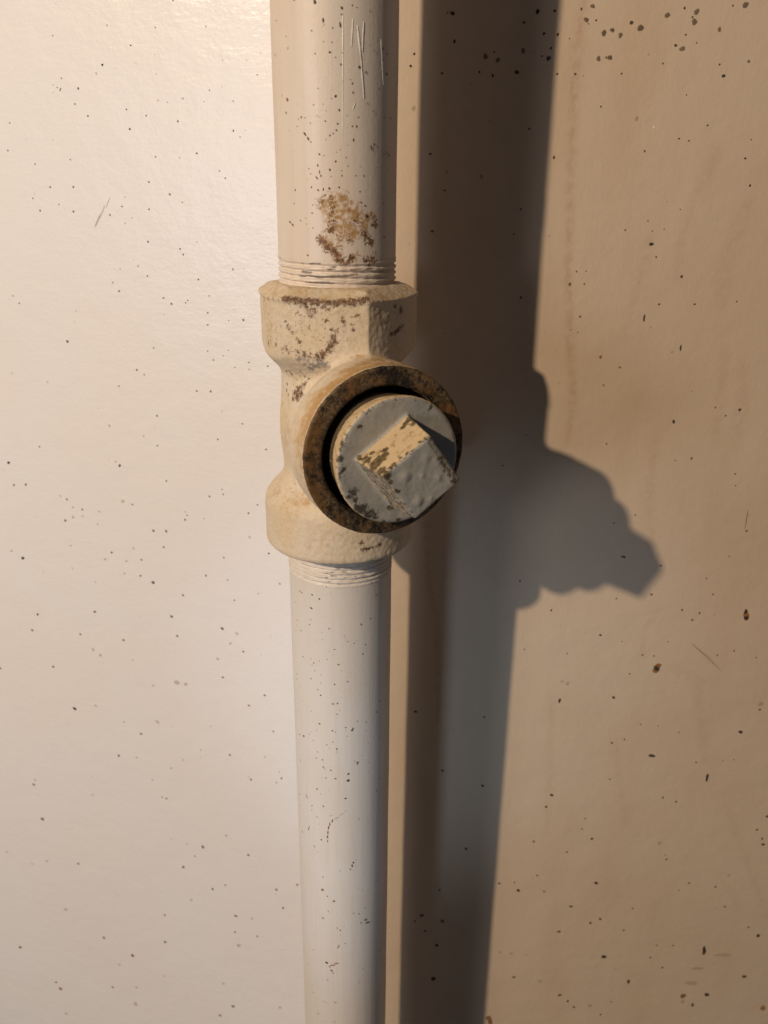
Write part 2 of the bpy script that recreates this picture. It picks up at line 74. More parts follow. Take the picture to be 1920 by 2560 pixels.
PIPE_MARKS = [(-11.4,108.46,0.49,1.6,90,0),(10.9,107.24,0.35,1.6,90,0),(10.7,105.86,0.24,1,0,0),(-4.6,104.57,0.42,2.8,90,0),(9.5,103.64,0.42,2.8,90,0),(-56,105.64,0.25,1,0,1),(-41.4,101.74,0.21,1,0,1),(-14.7,102.41,0.21,1,0,0),(-39.7,99.03,0.39,1,0,2),(-12,97.43,0.24,1,0,1),(0.7,97.66,0.35,1,0,0),(5.3,96.59,0.17,1,0,0),(9.7,95.05,0.28,1.6,90,0),(26,94.67,0.38,1,0,0),(32.2,93.62,0.31,1.6,90,0),(50.8,99.3,0.36,2.8,90,0),(51.8,96.86,0.25,1,0,0),(56.6,93.75,0.46,1,0,1),(2.5,99.83,0.17,1,0,0),(19.5,90.96,0.24,1.6,90,0),(20,88.92,0.24,1.6,90,0),(5.1,87.99,0.35,1,0,0),(-9.9,89.68,0.17,1,0,0),(8,84.85,0.31,1.6,90,0),(39.7,84.88,0.25,1,0,0),(-4,82.29,0.24,1,0,0),(6.7,81.72,0.28,1,0,0),(23.2,81.22,0.28,2.8,90,0),(-23,79.31,0.42,2.2,-55,0),(-19.9,78.24,0.42,2.2,-55,0),(-17.4,77.47,0.21,2.2,-55,0),(-0.2,78.99,0.28,1,0,1),(-3.7,78.08,0.28,1,0,2),(20.4,78.02,0.31,1.6,90,0),(-9.7,74.56,0.28,1,0,0),(-5.6,74.26,0.17,1,0,0),(13.9,73.85,0.21,1,0,0),(4.7,72.9,0.28,1.6,90,0),(37.7,76.47,0.38,1.6,90,0),(41.3,77.12,0.35,1,0,0),(38.1,75.86,0.24,1.6,90,0),(56.7,75.4,0.25,1.6,90,0),(61.1,74.74,0.43,1.6,-15,0),(53.8,74.9,0.25,1,0,0),(-11.4,71.94,0.28,2.8,90,0),(-9.8,70.38,0.31,2.8,90,0),(-8.6,69.45,0.28,1.6,90,0),(-0.6,70.87,0.31,1,0,0),(10.1,69.5,0.24,1.6,90,0),(15.6,71.85,0.17,1,0,0),(27.1,71.75,0.14,1,0,0),(-12.5,68.97,0.35,2.2,-55,0),(-17.7,66.69,0.24,1,0,0),(-11.5,65.98,0.28,1,0,0),(-6.7,66.16,0.28,2.8,90,0),(-5.4,64.74,0.24,1.6,90,0),(-1.2,66.42,0.31,1,0,0),(7.5,66.67,0.28,1,0,0),(26.4,65.7,0.24,1,0,0),(-16.8,62.3,0.17,1,0,0),(-43.6,57.88,0.35,2.2,-55,0),(-40,57.25,0.32,2.2,-55,0),(-17.8,60.36,0.21,1,0,0),(-66.8,48.17,0.25,1.6,90,0),(-49.7,88.52,0.32,1,0,2),(-42.1,87.49,0.5,1,0,3),(-44.5,84.51,0.32,1,0,3),(-29.4,82.83,0.28,1,0,2),(-22.6,83.09,0.21,1,0,1),(-31.1,81.18,0.28,1,0,2),(47.1,90.1,0.32,1,0,1),(64,83.62,0.29,1,0,1),(44.8,57.62,0.35,1,0,0),(54.8,54.19,0.35,1,0,1),(44,58.61,0.28,1.6,-15,0),(33.7,59.64,0.31,1.6,-15,0),(27.7,63.04,0.31,1.6,-15,0),(31.6,62.24,0.28,1.6,-15,0),(1.7,87.48,0.17,1,0,0),(-14.3,86.02,0.21,1,0,1),(-5.5,86.15,0.17,1,0,1),(-3.3,84.67,0.24,1,0,2),(-11.5,83.49,0.28,1,0,2),(-17.7,81.86,0.28,1,0,2),(14.7,83.7,0.14,1,0,0),(24.7,83.34,0.21,1,0,1),(19.3,81.19,0.21,1,0,0),(5.5,80.21,0.28,1,0,1),(2.7,79.45,0.24,1,0,1),(30.3,69.57,0.21,1.6,90,0),(22.7,69.54,0.21,1,0,0),(17.8,91.81,0.14,1,0,0),(-19.9,71.15,0.21,1,0,1),(-18.1,69.9,0.17,1,0,0),(0.5,69.32,0.17,1,0,0),(9.8,70.74,0.17,1,0,0),(8.8,75.67,0.14,1,0,0),(5.3,75.05,0.14,1,0,0),(15.7,76.78,0.14,1,0,0),(45.2,71.68,0.21,1,0,1),(23.7,107.58,0.18,1,0,1),(19.8,107.91,0.21,1,0,0),(35.7,107.05,0.25,1,0,1),(40.8,98.58,0.28,1,0,1),(57.3,98.34,0.29,1,0,1),(11.2,97.63,0.14,1,0,0),(3.2,102.91,0.21,1,0,0),(-4.7,99.97,0.14,1,0,0),(-23.2,49.62,0.31,1,0,3),(-17.2,56.63,0.17,1,0,0),(-23.8,57.56,0.14,1,0,0),(74.9,57.7,0.18,1,0,1),(53.4,62.85,0.18,1,0,0),(-27.6,-52.55,0.29,1,0,0),(-18.7,-53.4,0.33,1,0,0),(-29,-57.33,0.4,1.6,-15,0),(46.9,-53.71,0.29,1,0,0),(-45.2,-52.84,0.51,1,0,2),(-42.2,-53.15,0.29,1,0,1),(-32,-63.48,0.22,1,0,0),(-30,-61.56,0.18,1,0,0),(-45.7,-67.2,0.26,1,0,0),(-8.3,-63.49,0.26,1,0,0),(-52.5,-64.35,0.23,1,0,1),(-55.1,-66.48,0.3,1,0,2),(12.2,-68.09,0.18,1,0,0),(18.5,-68.93,0.19,1,0,0),(28.8,-73.51,0.26,1,0,0),(27.1,-62.6,0.33,2.2,-55,0),(38.8,-61.45,0.26,1.6,-15,0),(-2.7,-70.87,0.22,1,0,0),(-3.4,-72.88,0.22,1,0,2),(1.4,-76.39,0.37,1,0,3),(-43.4,-76.61,0.27,1,0,0),(-27.6,-77.22,0.27,1,0,0),(-31.1,-75.98,0.19,1,0,0),(-20.5,-75.89,0.19,1,0,0),(-11.1,-74.81,0.19,1,0,0),(-30,-78.26,0.19,1,0,0),(-57.8,-85.29,0.31,1,0,3),(-60.1,-87.74,0.24,1,0,0),(-31.8,-83.57,0.31,1,0,1),(-3.1,-83.91,0.27,1,0,0),(11.2,-82.92,0.3,1,0,1),(-19.1,-84.05,0.19,1,0,1),(-23,-86.93,0.23,1,0,0),(-19.5,-88.83,0.31,1,0,0),(-5.3,-91.45,0.39,1,0,3),(-0.1,-91.16,0.35,1,0,1),(-45.4,-94.09,0.28,1,0,2),(-32.7,-96.21,0.35,1,0,2),(2.1,-93.82,0.27,1,0,2),(-0.7,-95.34,0.23,1,0,0),(48.5,-98,0.36,1,0,1),(53.6,-94.45,0.32,1,0,1),(-21.7,-100.19,0.36,1,0,0),(8.7,-100.65,0.28,1,0,0),(16.1,-101.97,0.43,1,0,0),(17.1,-101.39,0.35,1.6,90,0),(33.5,-100.1,0.24,1,0,0),(22.4,-98.8,0.2,1,0,0),(-6.5,-102,0.32,1,0,0),(-3,-102.43,0.36,1,0,2),(-56.7,-109.34,0.33,1,0,1),(-46.8,-108.28,0.45,1,0,0),(-36.5,-106.1,0.24,1,0,1),(-31,-107.74,0.24,1,0,1),(-6,-106.52,0.24,1,0,0),(-13.3,-107.98,0.28,1,0,1),(-1.6,-109.18,0.4,1,0,1),(-2.5,-110.42,0.36,1,0,2),(-10.4,-109.24,0.32,1,0,2),(-25.4,-111.88,0.2,1,0,0),(-27.5,-114.59,0.24,1,0,0),(-19.1,-114.55,0.33,1,0,1),(-56.3,-120.14,0.29,1,0,1),(-18.1,-117.41,0.37,1,0,1),(-16.9,-118.06,0.29,1,0,2),(-9.2,-118.18,0.37,1,0,1),(22.4,-115.46,0.41,1,0,0),(21.9,-116.03,0.28,1.6,90,0),(11.3,-119.55,0.45,1,0,0),(11,-122.31,0.58,1,0,0),(-15.1,-121.71,0.33,1,0,1),(-3.8,-121.5,0.37,1,0,1),(-27.2,-127.57,0.38,1,0,1),(-61,-135.72,0.26,1,0,1),(8,-129.83,0.33,1,0,0),(-49.9,-88.84,0.27,1,0,2),(-18.9,-81.07,0.27,1,0,2),(4,-78.63,0.23,1,0,2),(15.4,-79.55,0.23,1,0,2),(-25.2,-68.55,0.15,1,0,1),(-73.3,-74.67,0.23,1,0,2),(-56.3,-58.27,0.34,1,0,2),(-55.8,-112.94,0.21,1,0,2),(10.4,-104.16,0.2,1,0,1),(57.3,-126.99,0.34,1,0,1),(49.4,-130.73,0.42,1,0,1),(7.7,-129.83,0.38,1,0,0),(-35.6,-135.97,0.34,2.8,90,0),(-36,-137.83,0.26,1,0,0),(-19,-134.1,0.34,1,0,0),(-28.2,-139.77,0.47,1,0,2),(-61,-135.78,0.3,1,0,1),(-44.5,-133.35,0.94,1,0,2),(-42.4,-147.4,0.44,2.8,90,0),(-41.3,-146.28,0.31,1.6,90,0),(-22.8,-149.29,0.44,1,0,1),(-33.1,-153.72,0.53,1,0,2),(-28.6,-155.51,0.4,1,0,2),(16.6,-158.64,0.44,1.6,90,0),(15.1,-159.93,0.45,2.8,90,0),(13.1,-161.48,0.31,1.6,90,0),(0.4,-161.78,0.4,1,0,2),(-21.6,-166.31,0.32,1,0,1),(-22.9,-172.45,0.64,1,0,3),(-8,-176.53,0.55,1,0,1),(-16.3,-174.75,0.28,1,0,0),(-15.6,-182,0.28,1,0,1),(-22.9,-186.15,0.71,1,0,2),(32.6,-187.71,0.52,1.6,90,0),(34.8,-189.44,0.57,1,0,0),(37.6,-189.75,0.38,1.6,-15,0),(26.1,-188.27,0.38,1,0,1),(-0.5,-190.35,0.38,1,0,1),(-0.6,-192.74,0.29,1,0,2),(-2.4,-198.22,0.44,1,0,1),(-3.7,-199.18,0.34,1,0,0),(16.6,-182.58,0.28,1,0,0),(23.7,-183.54,0.28,1,0,0),(31.2,-181.58,0.47,1,0,2),(-19.1,-208.13,0.69,1,0,0),(-14.9,-209.65,0.45,1,0,3),(-10.8,-208.52,0.69,4,15,3),(-5.9,-207.27,0.69,4,15,3),(-12.5,-211.48,0.6,1,0,3),(-10.6,-212.57,0.4,1,0,3),(-34.6,-237.96,0.37,1,0,1),(-8.3,-228.07,0.62,1,0,2),(-26,-217.98,0.3,1,0,2),(-18.4,-216.98,0.35,1,0,1),(-14.5,-149.02,0.39,3.2,85,3),(-14.6,-147.14,0.57,3.2,85,3),(-14,-145.21,0.56,3.2,85,3),(-13.1,-143.01,0.56,3.2,85,3),(-11.4,-141.29,0.47,3.2,85,3),(-8.3,-139.69,0.51,3.2,85,3),(-3.1,-138.28,0.6,4.5,38,2),(2.7,-136.63,0.59,4.5,38,2),(7.8,-135.23,0.38,4.5,38,2),(-10.1,-137.52,0.43,4.5,38,2),(23.2,-139.67,0.43,1,0,2),(22.2,-170.92,0.32,1,0,2),(-31.9,-183.42,0.28,1,0,2),(-62.4,-141.02,0.35,1,0,2),(-57.3,-151.87,0.72,1,0,2),(5.4,-196.96,0.29,1,0,1)]
WALL_STREAKS = [[(73.7,122.5,1.45),(72.9,99.9,1.61),(73.6,82.0,1.61),(74.7,63.2,1.45),(76.3,39.4,1.29),(78.9,15.5,1.45),(82.1,-6.6,1.45),(81.8,-23.7,1.13)],[(28.3,-54.4,1.13),(29.9,-77.0,1.13),(34.2,-102.6,1.13),(36.8,-150.0,0.97)],[(103.6,50.4,1.61),(100.7,34.2,2.26),(98.3,17.3,1.61)],[(117.1,66.1,1.61),(114.2,47.9,1.61),(114.3,37.1,1.29)],[(135.6,12.1,1.94),(136.2,-5.7,2.26),(137.0,-21.0,1.61)],[(144.6,-126.1,1.94),(149.5,-146.1,1.94),(154.8,-166.8,1.45)],[(84.6,-136.1,1.29),(86.3,-169.4,1.45),(89.1,-209.5,1.29)],[(113.7,-157.7,1.29),(117.3,-174.7,1.45),(124.1,-203.4,1.29)],[(168.4,-192.5,0.97),(179.6,-217.3,1.29),(196.1,-255.5,1.13)],[(170.9,-232.0,0.97),(178.3,-243.9,0.97),(183.2,-251.1,0.81)],[(120.7,-115.2,0.97),(119.8,-103.8,1.13),(125.3,-92.5,0.97)],[(141.8,9.3,1.61),(144.9,-5.5,2.26),(145.0,-24.0,1.61)],[(26.7,-168.4,0.65),(29.9,-181.3,0.65),(33.6,-196.9,0.65)],[(39.0,-241.7,0.65),(42.9,-255.3,0.81),(46.9,-269.2,0.65)],[(135.0,63.7,2.26),(131.1,45.4,2.58),(130.9,29.1,1.94)],[(114.7,-21.5,1.61),(114.3,-42.4,1.94),(118.3,-62.5,1.61)],[(121.9,78.6,1.94),(117.5,63.6,1.94)],[(135.5,-120.2,1.61),(141.0,-124.3,2.26),(148.0,-126.0,1.29)]]
PIPE_SCRATCHES = [(12.0,106.2,11.5,91.5,0.16),(11.5,91.5,10.5,76.0,0.09),(20.6,105.0,19.0,99.1,0.16),(24.5,103.7,27.6,96.6,0.26),(27.6,96.6,30.5,87.7,0.18),(30.3,104.7,28.8,98.2,0.2),(48.3,101.4,51.7,91.1,0.16),(22.3,86.6,20.3,85.1,0.12),(-9.7,92.0,-11.5,83.2,0.07),(1.9,98.3,2.0,89.1,0.07)]

PIPE_Y = -59.19          # pipe axis in front of the wall plane y = 0
PIPE_R = 16.7
OUT_AZ = math.radians(25.65)  # the outlet is turned to the right
rng = random.Random(11)


# ------------------------------------------------------------------ node helpers
class NT:
    def __init__(self, name):
        self.m = bpy.data.materials.new(name)
        self.m.use_nodes = True
        self.t = self.m.node_tree
        self.b = self.t.nodes["Principled BSDF"]
        self.out = self.t.nodes["Material Output"]
        tc = self.t.nodes.new("ShaderNodeTexCoord")
        self.co = self.scale(tc.outputs["Object"], (1000, 1000, 1000))

    def link(self, a, b):
        self.t.links.new(a, b)

    def put(self, sock, v):
        if isinstance(v, bpy.types.NodeSocket):
            self.link(v, sock)
        elif isinstance(v, tuple) and len(v) == 3 and sock.type == 'RGBA':
            sock.default_value = (*v, 1.0)
        else:
            sock.default_value = v

    def scale(self, vec, s):
        n = self.t.nodes.new("ShaderNodeVectorMath")
        n.operation = 'MULTIPLY'
        self.link(vec, n.inputs[0])
        n.inputs[1].default_value = s
        return n.outputs[0]

    def noise(self, s, detail=3.0, rough=0.55, vec=None, dist=0.0, stretch=None):
        v = vec or self.co
        if stretch:
            v = self.scale(v, stretch)
        n = self.t.nodes.new("ShaderNodeTexNoise")
        self.link(v, n.inputs["Vector"])
        n.inputs["Scale"].default_value = s
        n.inputs["Detail"].default_value = detail
        n.inputs["Roughness"].default_value = rough
        n.inputs["Distortion"].default_value = dist
        return n.outputs["Fac"]

    def voronoi(self, s, vec=None):
        n = self.t.nodes.new("ShaderNodeTexVoronoi")
        self.link(vec or self.co, n.inputs["Vector"])
        n.inputs["Scale"].default_value = s
        return n.outputs["Distance"]

    def math(self, op, a, b=0.0, c=0.0):
        n = self.t.nodes.new("ShaderNodeMath")
        n.operation = op
        self.put(n.inputs[0], a)
        self.put(n.inputs[1], b)
        self.put(n.inputs[2], c)
        return n.outputs[0]

    def smooth(self, v, lo, hi, o0=0.0, o1=1.0):
        n = self.t.nodes.new("ShaderNodeMapRange")
        n.interpolation_type = 'SMOOTHSTEP'
        self.put(n.inputs["Value"], v)
        n.inputs["From Min"].default_value = lo
        n.inputs["From Max"].default_value = hi
        n.inputs["To Min"].default_value = o0
        n.inputs["To Max"].default_value = o1
        return n.outputs[0]

    def mix(self, f, a, b):
        n = self.t.nodes.new("ShaderNodeMix")
        n.data_type = 'RGBA'
        self.put(n.inputs[0], f)
        self.put(n.inputs[6], a)
        self.put(n.inputs[7], b)
        return n.outputs[2]

    def attr(self, name, color=False):
        n = self.t.nodes.new("ShaderNodeAttribute")
        n.attribute_name = name
        return n.outputs["Color"] if color else n.outputs["Fac"]

    def bump(self, h, dist, strength=1.0, prev=None):
        n = self.t.nodes.new("ShaderNodeBump")
        n.inputs["Strength"].default_value = strength
        n.inputs["Distance"].default_value = dist * MM
        self.link(h, n.inputs["Height"])
        if prev is not None:
            self.link(prev, n.inputs["Normal"])
        return n.outputs[0]

    def finish(self, color, rough, normal=None, spec=0.5):
        self.put(self.b.inputs["Base Color"], color)
        self.put(self.b.inputs["Roughness"], rough)
        self.put(self.b.inputs["Specular IOR Level"], spec)
        if normal is not None:
            self.link(normal, self.b.inputs["Normal"])
        return self.m


def mask(t, attr_name, nz, amp=2.6, lo=0.42, hi=0.66):
    """a placed stain (attribute) broken up by a noise"""
    a = t.attr(attr_name)
    v = t.math('ADD', a, t.math('MULTIPLY', t.math('SUBTRACT', nz, 0.5), amp))
    return t.smooth(t.math('MULTIPLY', v, t.smooth(a, 0.03, 0.30)), lo, hi)


# ------------------------------------------------------------------ materials
def make_wall_material():
    t = NT("tan_wall_paint")
    big = t.noise(0.012, 3.0)
    streak = t.noise(0.035, 4.0, stretch=(1.0, 1.0, 0.16))
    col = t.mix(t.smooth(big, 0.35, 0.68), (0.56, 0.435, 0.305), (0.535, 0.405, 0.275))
    col = t.mix(t.math('MULTIPLY', t.smooth(streak, 0.50, 0.72), 0.30), col, (0.49, 0.345, 0.21))
    st = t.math('MULTIPLY', t.attr("stain"), t.smooth(t.noise(0.35, 4.0), 0.2, 0.75))
    col = t.mix(t.math('MULTIPLY', st, 0.62), col, (0.37, 0.22, 0.11))
    dust = t.smooth(t.noise(0.9, 2.0), 0.70, 0.78)
    col = t.mix(t.math('MULTIPLY', dust, 0.12), col, (0.25, 0.17, 0.10))
    n = t.bump(t.noise(0.07, 2.0), 0.4)
    n = t.bump(t.noise(0.5, 3.0, 0.6, stretch=(1.3, 1.0, 0.5)), 0.05, 1.0, n)
    n = t.bump(t.noise(0.7, 2.5, 0.5), 0.06, 1.0, n)
    return t.finish(col, t.smooth(t.noise(0.05, 3.0), 0.3, 0.7, 0.5, 0.6), n, 0.3)


def make_left_wall_material():
    t = NT("white_gloss_wall_paint")
    big = t.noise(0.011, 3.0)
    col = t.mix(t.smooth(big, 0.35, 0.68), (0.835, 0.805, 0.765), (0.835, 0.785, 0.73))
    dust = t.smooth(t.noise(0.9, 2.0), 0.70, 0.78)
    col = t.mix(t.math('MULTIPLY', dust, 0.08), col, (0.40, 0.30, 0.20))
    n = t.bump(t.noise(0.07, 2.0), 0.35)
    n = t.bump(t.noise(0.42, 3.0, 0.6, stretch=(0.45, 0.45, 1.6)), 0.07, 1.0, n)
    n = t.bump(t.noise(0.7, 2.5, 0.5), 0.085, 1.0, n)
    return t.finish(col, 0.32, n, 0.5)


def make_pipe_material(name, pale, deep):
    t = NT(name)
    streak = t.noise(0.55, 4.0, 0.6, stretch=(1.0, 1.0, 0.035))
    big = t.noise(0.05, 3.0, stretch=(1.0, 1.0, 0.5))
    col = t.mix(t.smooth(big, 0.35, 0.65), pale, deep)
    col = t.mix(t.math('MULTIPLY', t.smooth(streak, 0.42, 0.74), 0.20), col, (0.50, 0.435, 0.37))
    fuzz = t.noise(0.55, 5.0, 0.56, dist=1.3)
    fib = t.noise(0.7, 5.0, 0.58, dist=2.0)
    yel = mask(t, "rust", fuzz, 3.0, 0.25, 1.15)
    ycol = t.mix(t.smooth(t.noise(0.8, 6.0, 0.7), 0.38, 0.62), (0.44, 0.245, 0.06), (0.29, 0.125, 0.022))
    col = t.mix(t.math('MULTIPLY', yel, 0.88), col, ycol)
    red = mask(t, "rust_dark", fib, 3.2, 0.30, 0.85)
    rcol = t.mix(t.smooth(fuzz, 0.40, 0.60), (0.22, 0.085, 0.016), (0.09, 0.034, 0.01))
    col = t.mix(t.math('MULTIPLY', red, 0.9), col, rcol)
    grime = mask(t, "grime", t.noise(1.1, 5.0, 0.7), 2.0, 0.42, 0.72)
    col = t.mix(t.math('MULTIPLY', grime, 0.66), col, (0.03, 0.018, 0.016))
    sp = t.smooth(t.noise(0.95, 2.0, stretch=(1, 1, 0.6)), 0.715, 0.76)
    col = t.mix(t.math('MULTIPLY', sp, 0.35), col, (0.22, 0.14, 0.08))
    n = t.bump(streak, 0.05)
    n = t.bump(t.noise(0.9, 3.0), 0.05, 1.0, n)
    n = t.bump(t.math('ADD', red, t.math('MULTIPLY', yel, 0.4)), 0.06, 1.0, n)
    return t.finish(col, t.smooth(big, 0.3, 0.7, 0.40, 0.52), n, 0.4)


def make_tee_material():
    t = NT("aged_cream_cast_iron_paint")
    big = t.noise(0.09, 4.0)
    fine = t.noise(0.9, 5.0, 0.65)
    col = t.mix(t.smooth(big, 0.36, 0.66), (0.66, 0.555, 0.415), (0.64, 0.515, 0.345))
    blot = t.smooth(t.noise(0.30, 6.0, 0.7), 0.48, 0.66)
    col = t.mix(t.math('MULTIPLY', blot, 0.28), col, (0.47, 0.34, 0.19))
    mott = t.smooth(t.noise(1.0, 6.0, 0.75), 0.53, 0.66)
    col = t.mix(t.math('MULTIPLY', mott, 0.36), col, (0.40, 0.25, 0.115))
    ochre = t.smooth(t.math('ADD', t.attr("ochre"),
                            t.math('MULTIPLY', t.math('SUBTRACT', t.noise(0.35, 7.0, 0.72), 0.5), 1.8)), 0.25, 0.95)
    col = t.mix(t.math('MULTIPLY', ochre, 0.88), col, t.mix(fine, (0.55, 0.31, 0.085), (0.30, 0.15, 0.035)))
    blue = mask(t, "blue", t.noise(1.0, 6.0, 0.75), 3.2, 0.35, 1.2)
    col = t.mix(t.math('MULTIPLY', blue, 0.75), col, (0.10, 0.105, 0.125))
    rust = mask(t, "rust", t.noise(1.1, 7.0, 0.75), 3.4, 0.40, 1.0)
    col = t.mix(t.math('MULTIPLY', rust, 0.92), col, t.mix(t.smooth(t.noise(1.3, 4.0), 0.4, 0.6), (0.165, 0.064, 0.013), (0.05, 0.018, 0.008)))
    spk = t.math('MULTIPLY', t.smooth(t.noise(1.1, 3.0, 0.6), 0.58, 0.67), t.smooth(t.attr("speck"), 0.1, 0.7))
    col = t.mix(t.math('MULTIPLY', spk, 0.8), col, (0.13, 0.065, 0.03))
    # bare grimy metal of the outlet rim
    g = t.attr("bare")
    gm = t.smooth(t.math('ADD', g, t.math('MULTIPLY', t.math('SUBTRACT', t.noise(1.2, 5.0, 0.7), 0.5), 1.2)), 0.38, 0.64)
    metal = t.mix(t.smooth(t.noise(0.6, 9.0, 0.75), 0.40, 0.60), (0.018, 0.012, 0.007), (0.135, 0.085, 0.038))
    metal = t.mix(t.math('MULTIPLY', t.smooth(t.noise(1.5, 6.0, 0.75), 0.50, 0.64), 0.6), metal, (0.25, 0.185, 0.11))
    metal = t.mix(t.math('MULTIPLY', t.smooth(t.noise(0.15, 4.0), 0.46, 0.62), 0.6), metal, (0.16, 0.075, 0.018))
    blk = mask(t, "soot_shade", t.noise(0.7, 7.0, 0.75), 2.6, 0.30, 1.0)
    metal = t.mix(t.math('MULTIPLY', blk, 0.92), metal, (0.010, 0.008, 0.006))  # black of the soot marks and of the shade painted in the hole
    col = t.mix(gm, col, metal)
    n = t.bump(t.noise(0.32, 3.0), 0.12)
    n = t.bump(fine, 0.15, 1.0, n)
    n = t.bump(t.math('ADD', rust, gm), -0.08, 1.0, n)
    return t.finish(col, t.smooth(fine, 0.3, 0.7, 0.5, 0.72), n, 0.35)


def make_plug_material():
    t = NT("grey_painted_plug")
    fine = t.noise(1.3, 5.0, 0.65)

    def broken(name, s, amp, lo, hi):
        return t.smooth(t.math('ADD', t.attr(name), t.math('MULTIPLY', t.math('SUBTRACT', t.noise(s, 7.0, 0.75), 0.5), amp)), lo, hi)
    col = t.mix(t.smooth(t.noise(0.14, 4.0), 0.35, 0.65), (0.36, 0.335, 0.28), (0.30, 0.29, 0.25))
    col = t.mix(t.math('MULTIPLY', t.smooth(t.noise(0.35, 6.0, 0.7), 0.50, 0.68), 0.45), col, (0.24, 0.20, 0.145))
    cream = broken("cream", 0.6, 1.1, 0.36, 0.52)
    ccol = t.mix(t.smooth(t.noise(0.45, 8.0, 0.7), 0.50, 0.66), (0.60, 0.44, 0.245), (0.36, 0.235, 0.10))
    col = t.mix(cream, col, ccol)
    brown = broken("brown", 0.9, 2.0, 0.42, 0.66)
    bcol = t.mix(t.smooth(t.noise(1.1, 6.0, 0.75), 0.42, 0.60), (0.045, 0.030, 0.012), (0.17, 0.11, 0.04))
    col = t.mix(t.math('MULTIPLY', brown, 0.95), col, bcol)
    soot_shade = broken("soot_shade", 0.75, 3.0, 0.45, 0.80)
    col = t.mix(t.math('MULTIPLY', soot_shade, 0.92), col, (0.040, 0.028, 0.014))  # dark chips, plus the shade painted on the back of the plug
    pits = t.smooth(t.noise(1.5, 3.0, 0.6), 0.66, 0.72)
    col = t.mix(t.math('MULTIPLY', pits, 0.6), col, (0.08, 0.055, 0.03))
    n = t.bump(t.noise(0.5, 3.0), 0.06)
    n = t.bump(fine, 0.07, 1.0, n)
    n = t.bump(t.math('ADD', soot_shade, brown), -0.10, 1.0, n)
    return t.finish(col, t.smooth(fine, 0.3, 0.7, 0.40, 0.60), n, 0.45)


def make_dirt_material():
    t = NT("dirt_flecks")
    f = t.smooth(t.math('ADD', t.attr("fade"), t.math('MULTIPLY', t.math('SUBTRACT', t.noise(3.0, 3.0), 0.5), 0.5)), 0.12, 0.75)
    t.finish(t.attr("tone", True), 0.7, None, 0.25)
    tr = t.t.nodes.new("ShaderNodeBsdfTransparent")
    ms = t.t.nodes.new("ShaderNodeMixShader")
    t.link(t.math('MULTIPLY', f, t.attr("weight")), ms.inputs[0])
    t.link(tr.outputs[0], ms.inputs[1])
    t.link(t.b.outputs[0], ms.inputs[2])
    t.link(ms.outputs[0], t.out.inputs["Surface"])
    return t.m


def make_ridge_material():
    t = NT("scratched_paint_ridge")
    return t.finish((0.84, 0.80, 0.70), 0.4, t.bump(t.noise(1.5, 3.0), 0.05), 0.5)


M_WALL = make_wall_material()
M_WALL_LEFT = make_left_wall_material()
M_PIPE = make_pipe_material("brushed_cream_pipe_paint", (0.70, 0.605, 0.495), (0.68, 0.565, 0.44))
M_PIPE_LOW = make_pipe_material("brushed_off_white_pipe_paint", (0.665, 0.60, 0.52), (0.645, 0.57, 0.47))
M_TEE = make_tee_material()
M_PLUG = make_plug_material()
M_DIRT = make_dirt_material()
M_RIDGE = make_ridge_material()


# ------------------------------------------------------------------ object helpers
def empty(name, loc, label, category, group=None):
    o = bpy.data.objects.new(name, None)
    scene.collection.objects.link(o)
    o.location = Vector(loc) * MM
    o.empty_display_size = 0.01
    o["label"] = label
    o["category"] = category
    if group:
        o["group"] = group
    return o


def mesh_object(name, verts, faces, material, parent=None, attrs=None, normals=None, smooth=True):
    me = bpy.data.meshes.new(name)
    me.from_pydata((np.asarray(verts) * MM).tolist(), [], np.asarray(faces).tolist() if not isinstance(faces, list) else faces)
    me.polygons.foreach_set("use_smooth", [smooth] * len(me.polygons))
    for k, v in (attrs or {}).items():
        v = np.asarray(v, dtype=np.float32)
        if v.ndim == 2:
            a = me.attributes.new(k, 'FLOAT_COLOR', 'POINT')
            a.data.foreach_set("color", np.hstack([v, np.ones((len(v), 1), np.float32)]).ravel())
        else:
            a = me.attributes.new(k, 'FLOAT', 'POINT')
            a.data.foreach_set("value", v)
    me.materials.append(material)
    me.update()
    if normals is not None:
        me.normals_split_custom_set_from_vertices(normals.tolist())
    o = bpy.data.objects.new(name, me)
    scene.collection.objects.link(o)
    if parent:
        o.parent = parent
    return o


def grid_faces(nu, nv, wrap=False):
    """quads for rows (nv) of nu points"""
    i = np.arange(nv - 1)[:, None] * nu
    j = np.arange(nu if wrap else nu - 1)[None, :]
    k = (j + 1) % nu
    f = np.stack([i + j, i + k, i + nu + k, i + nu + j], -1)
    return f.reshape(-1, 4)


def gauss(P, spots, flat=1.0):
    """soft hand-placed stain: the largest of several round blobs (x, y, z, radius, weight)"""
    out = np.zeros(len(P))
    for s in spots:
        d2 = (((P - np.array(s[:3])) * (1.0, 1.0, flat)) ** 2).sum(1) / (s[3] * s[3])
        w = s[4] if len(s) > 4 else 1.0
        out = np.maximum(out, w * np.exp(-d2))
    return out


def fbm(P, s, seed=0.0, octaves=3):
    o = Vector((seed * 7.1, seed * 3.3, seed * 5.7))
    return np.array([noise.fractal(Vector(q) * s + o, 1.0, 2.0, octaves) for q in P.tolist()])


TONES = [(0.045, 0.028, 0.018), (0.14, 0.09, 0.05), (0.40, 0.32, 0.23), (0.30, 0.135, 0.042), (0.88, 0.86, 0.80)]
WEIGHT = [0.85, 0.72, 0.36, 0.85, 0.9]


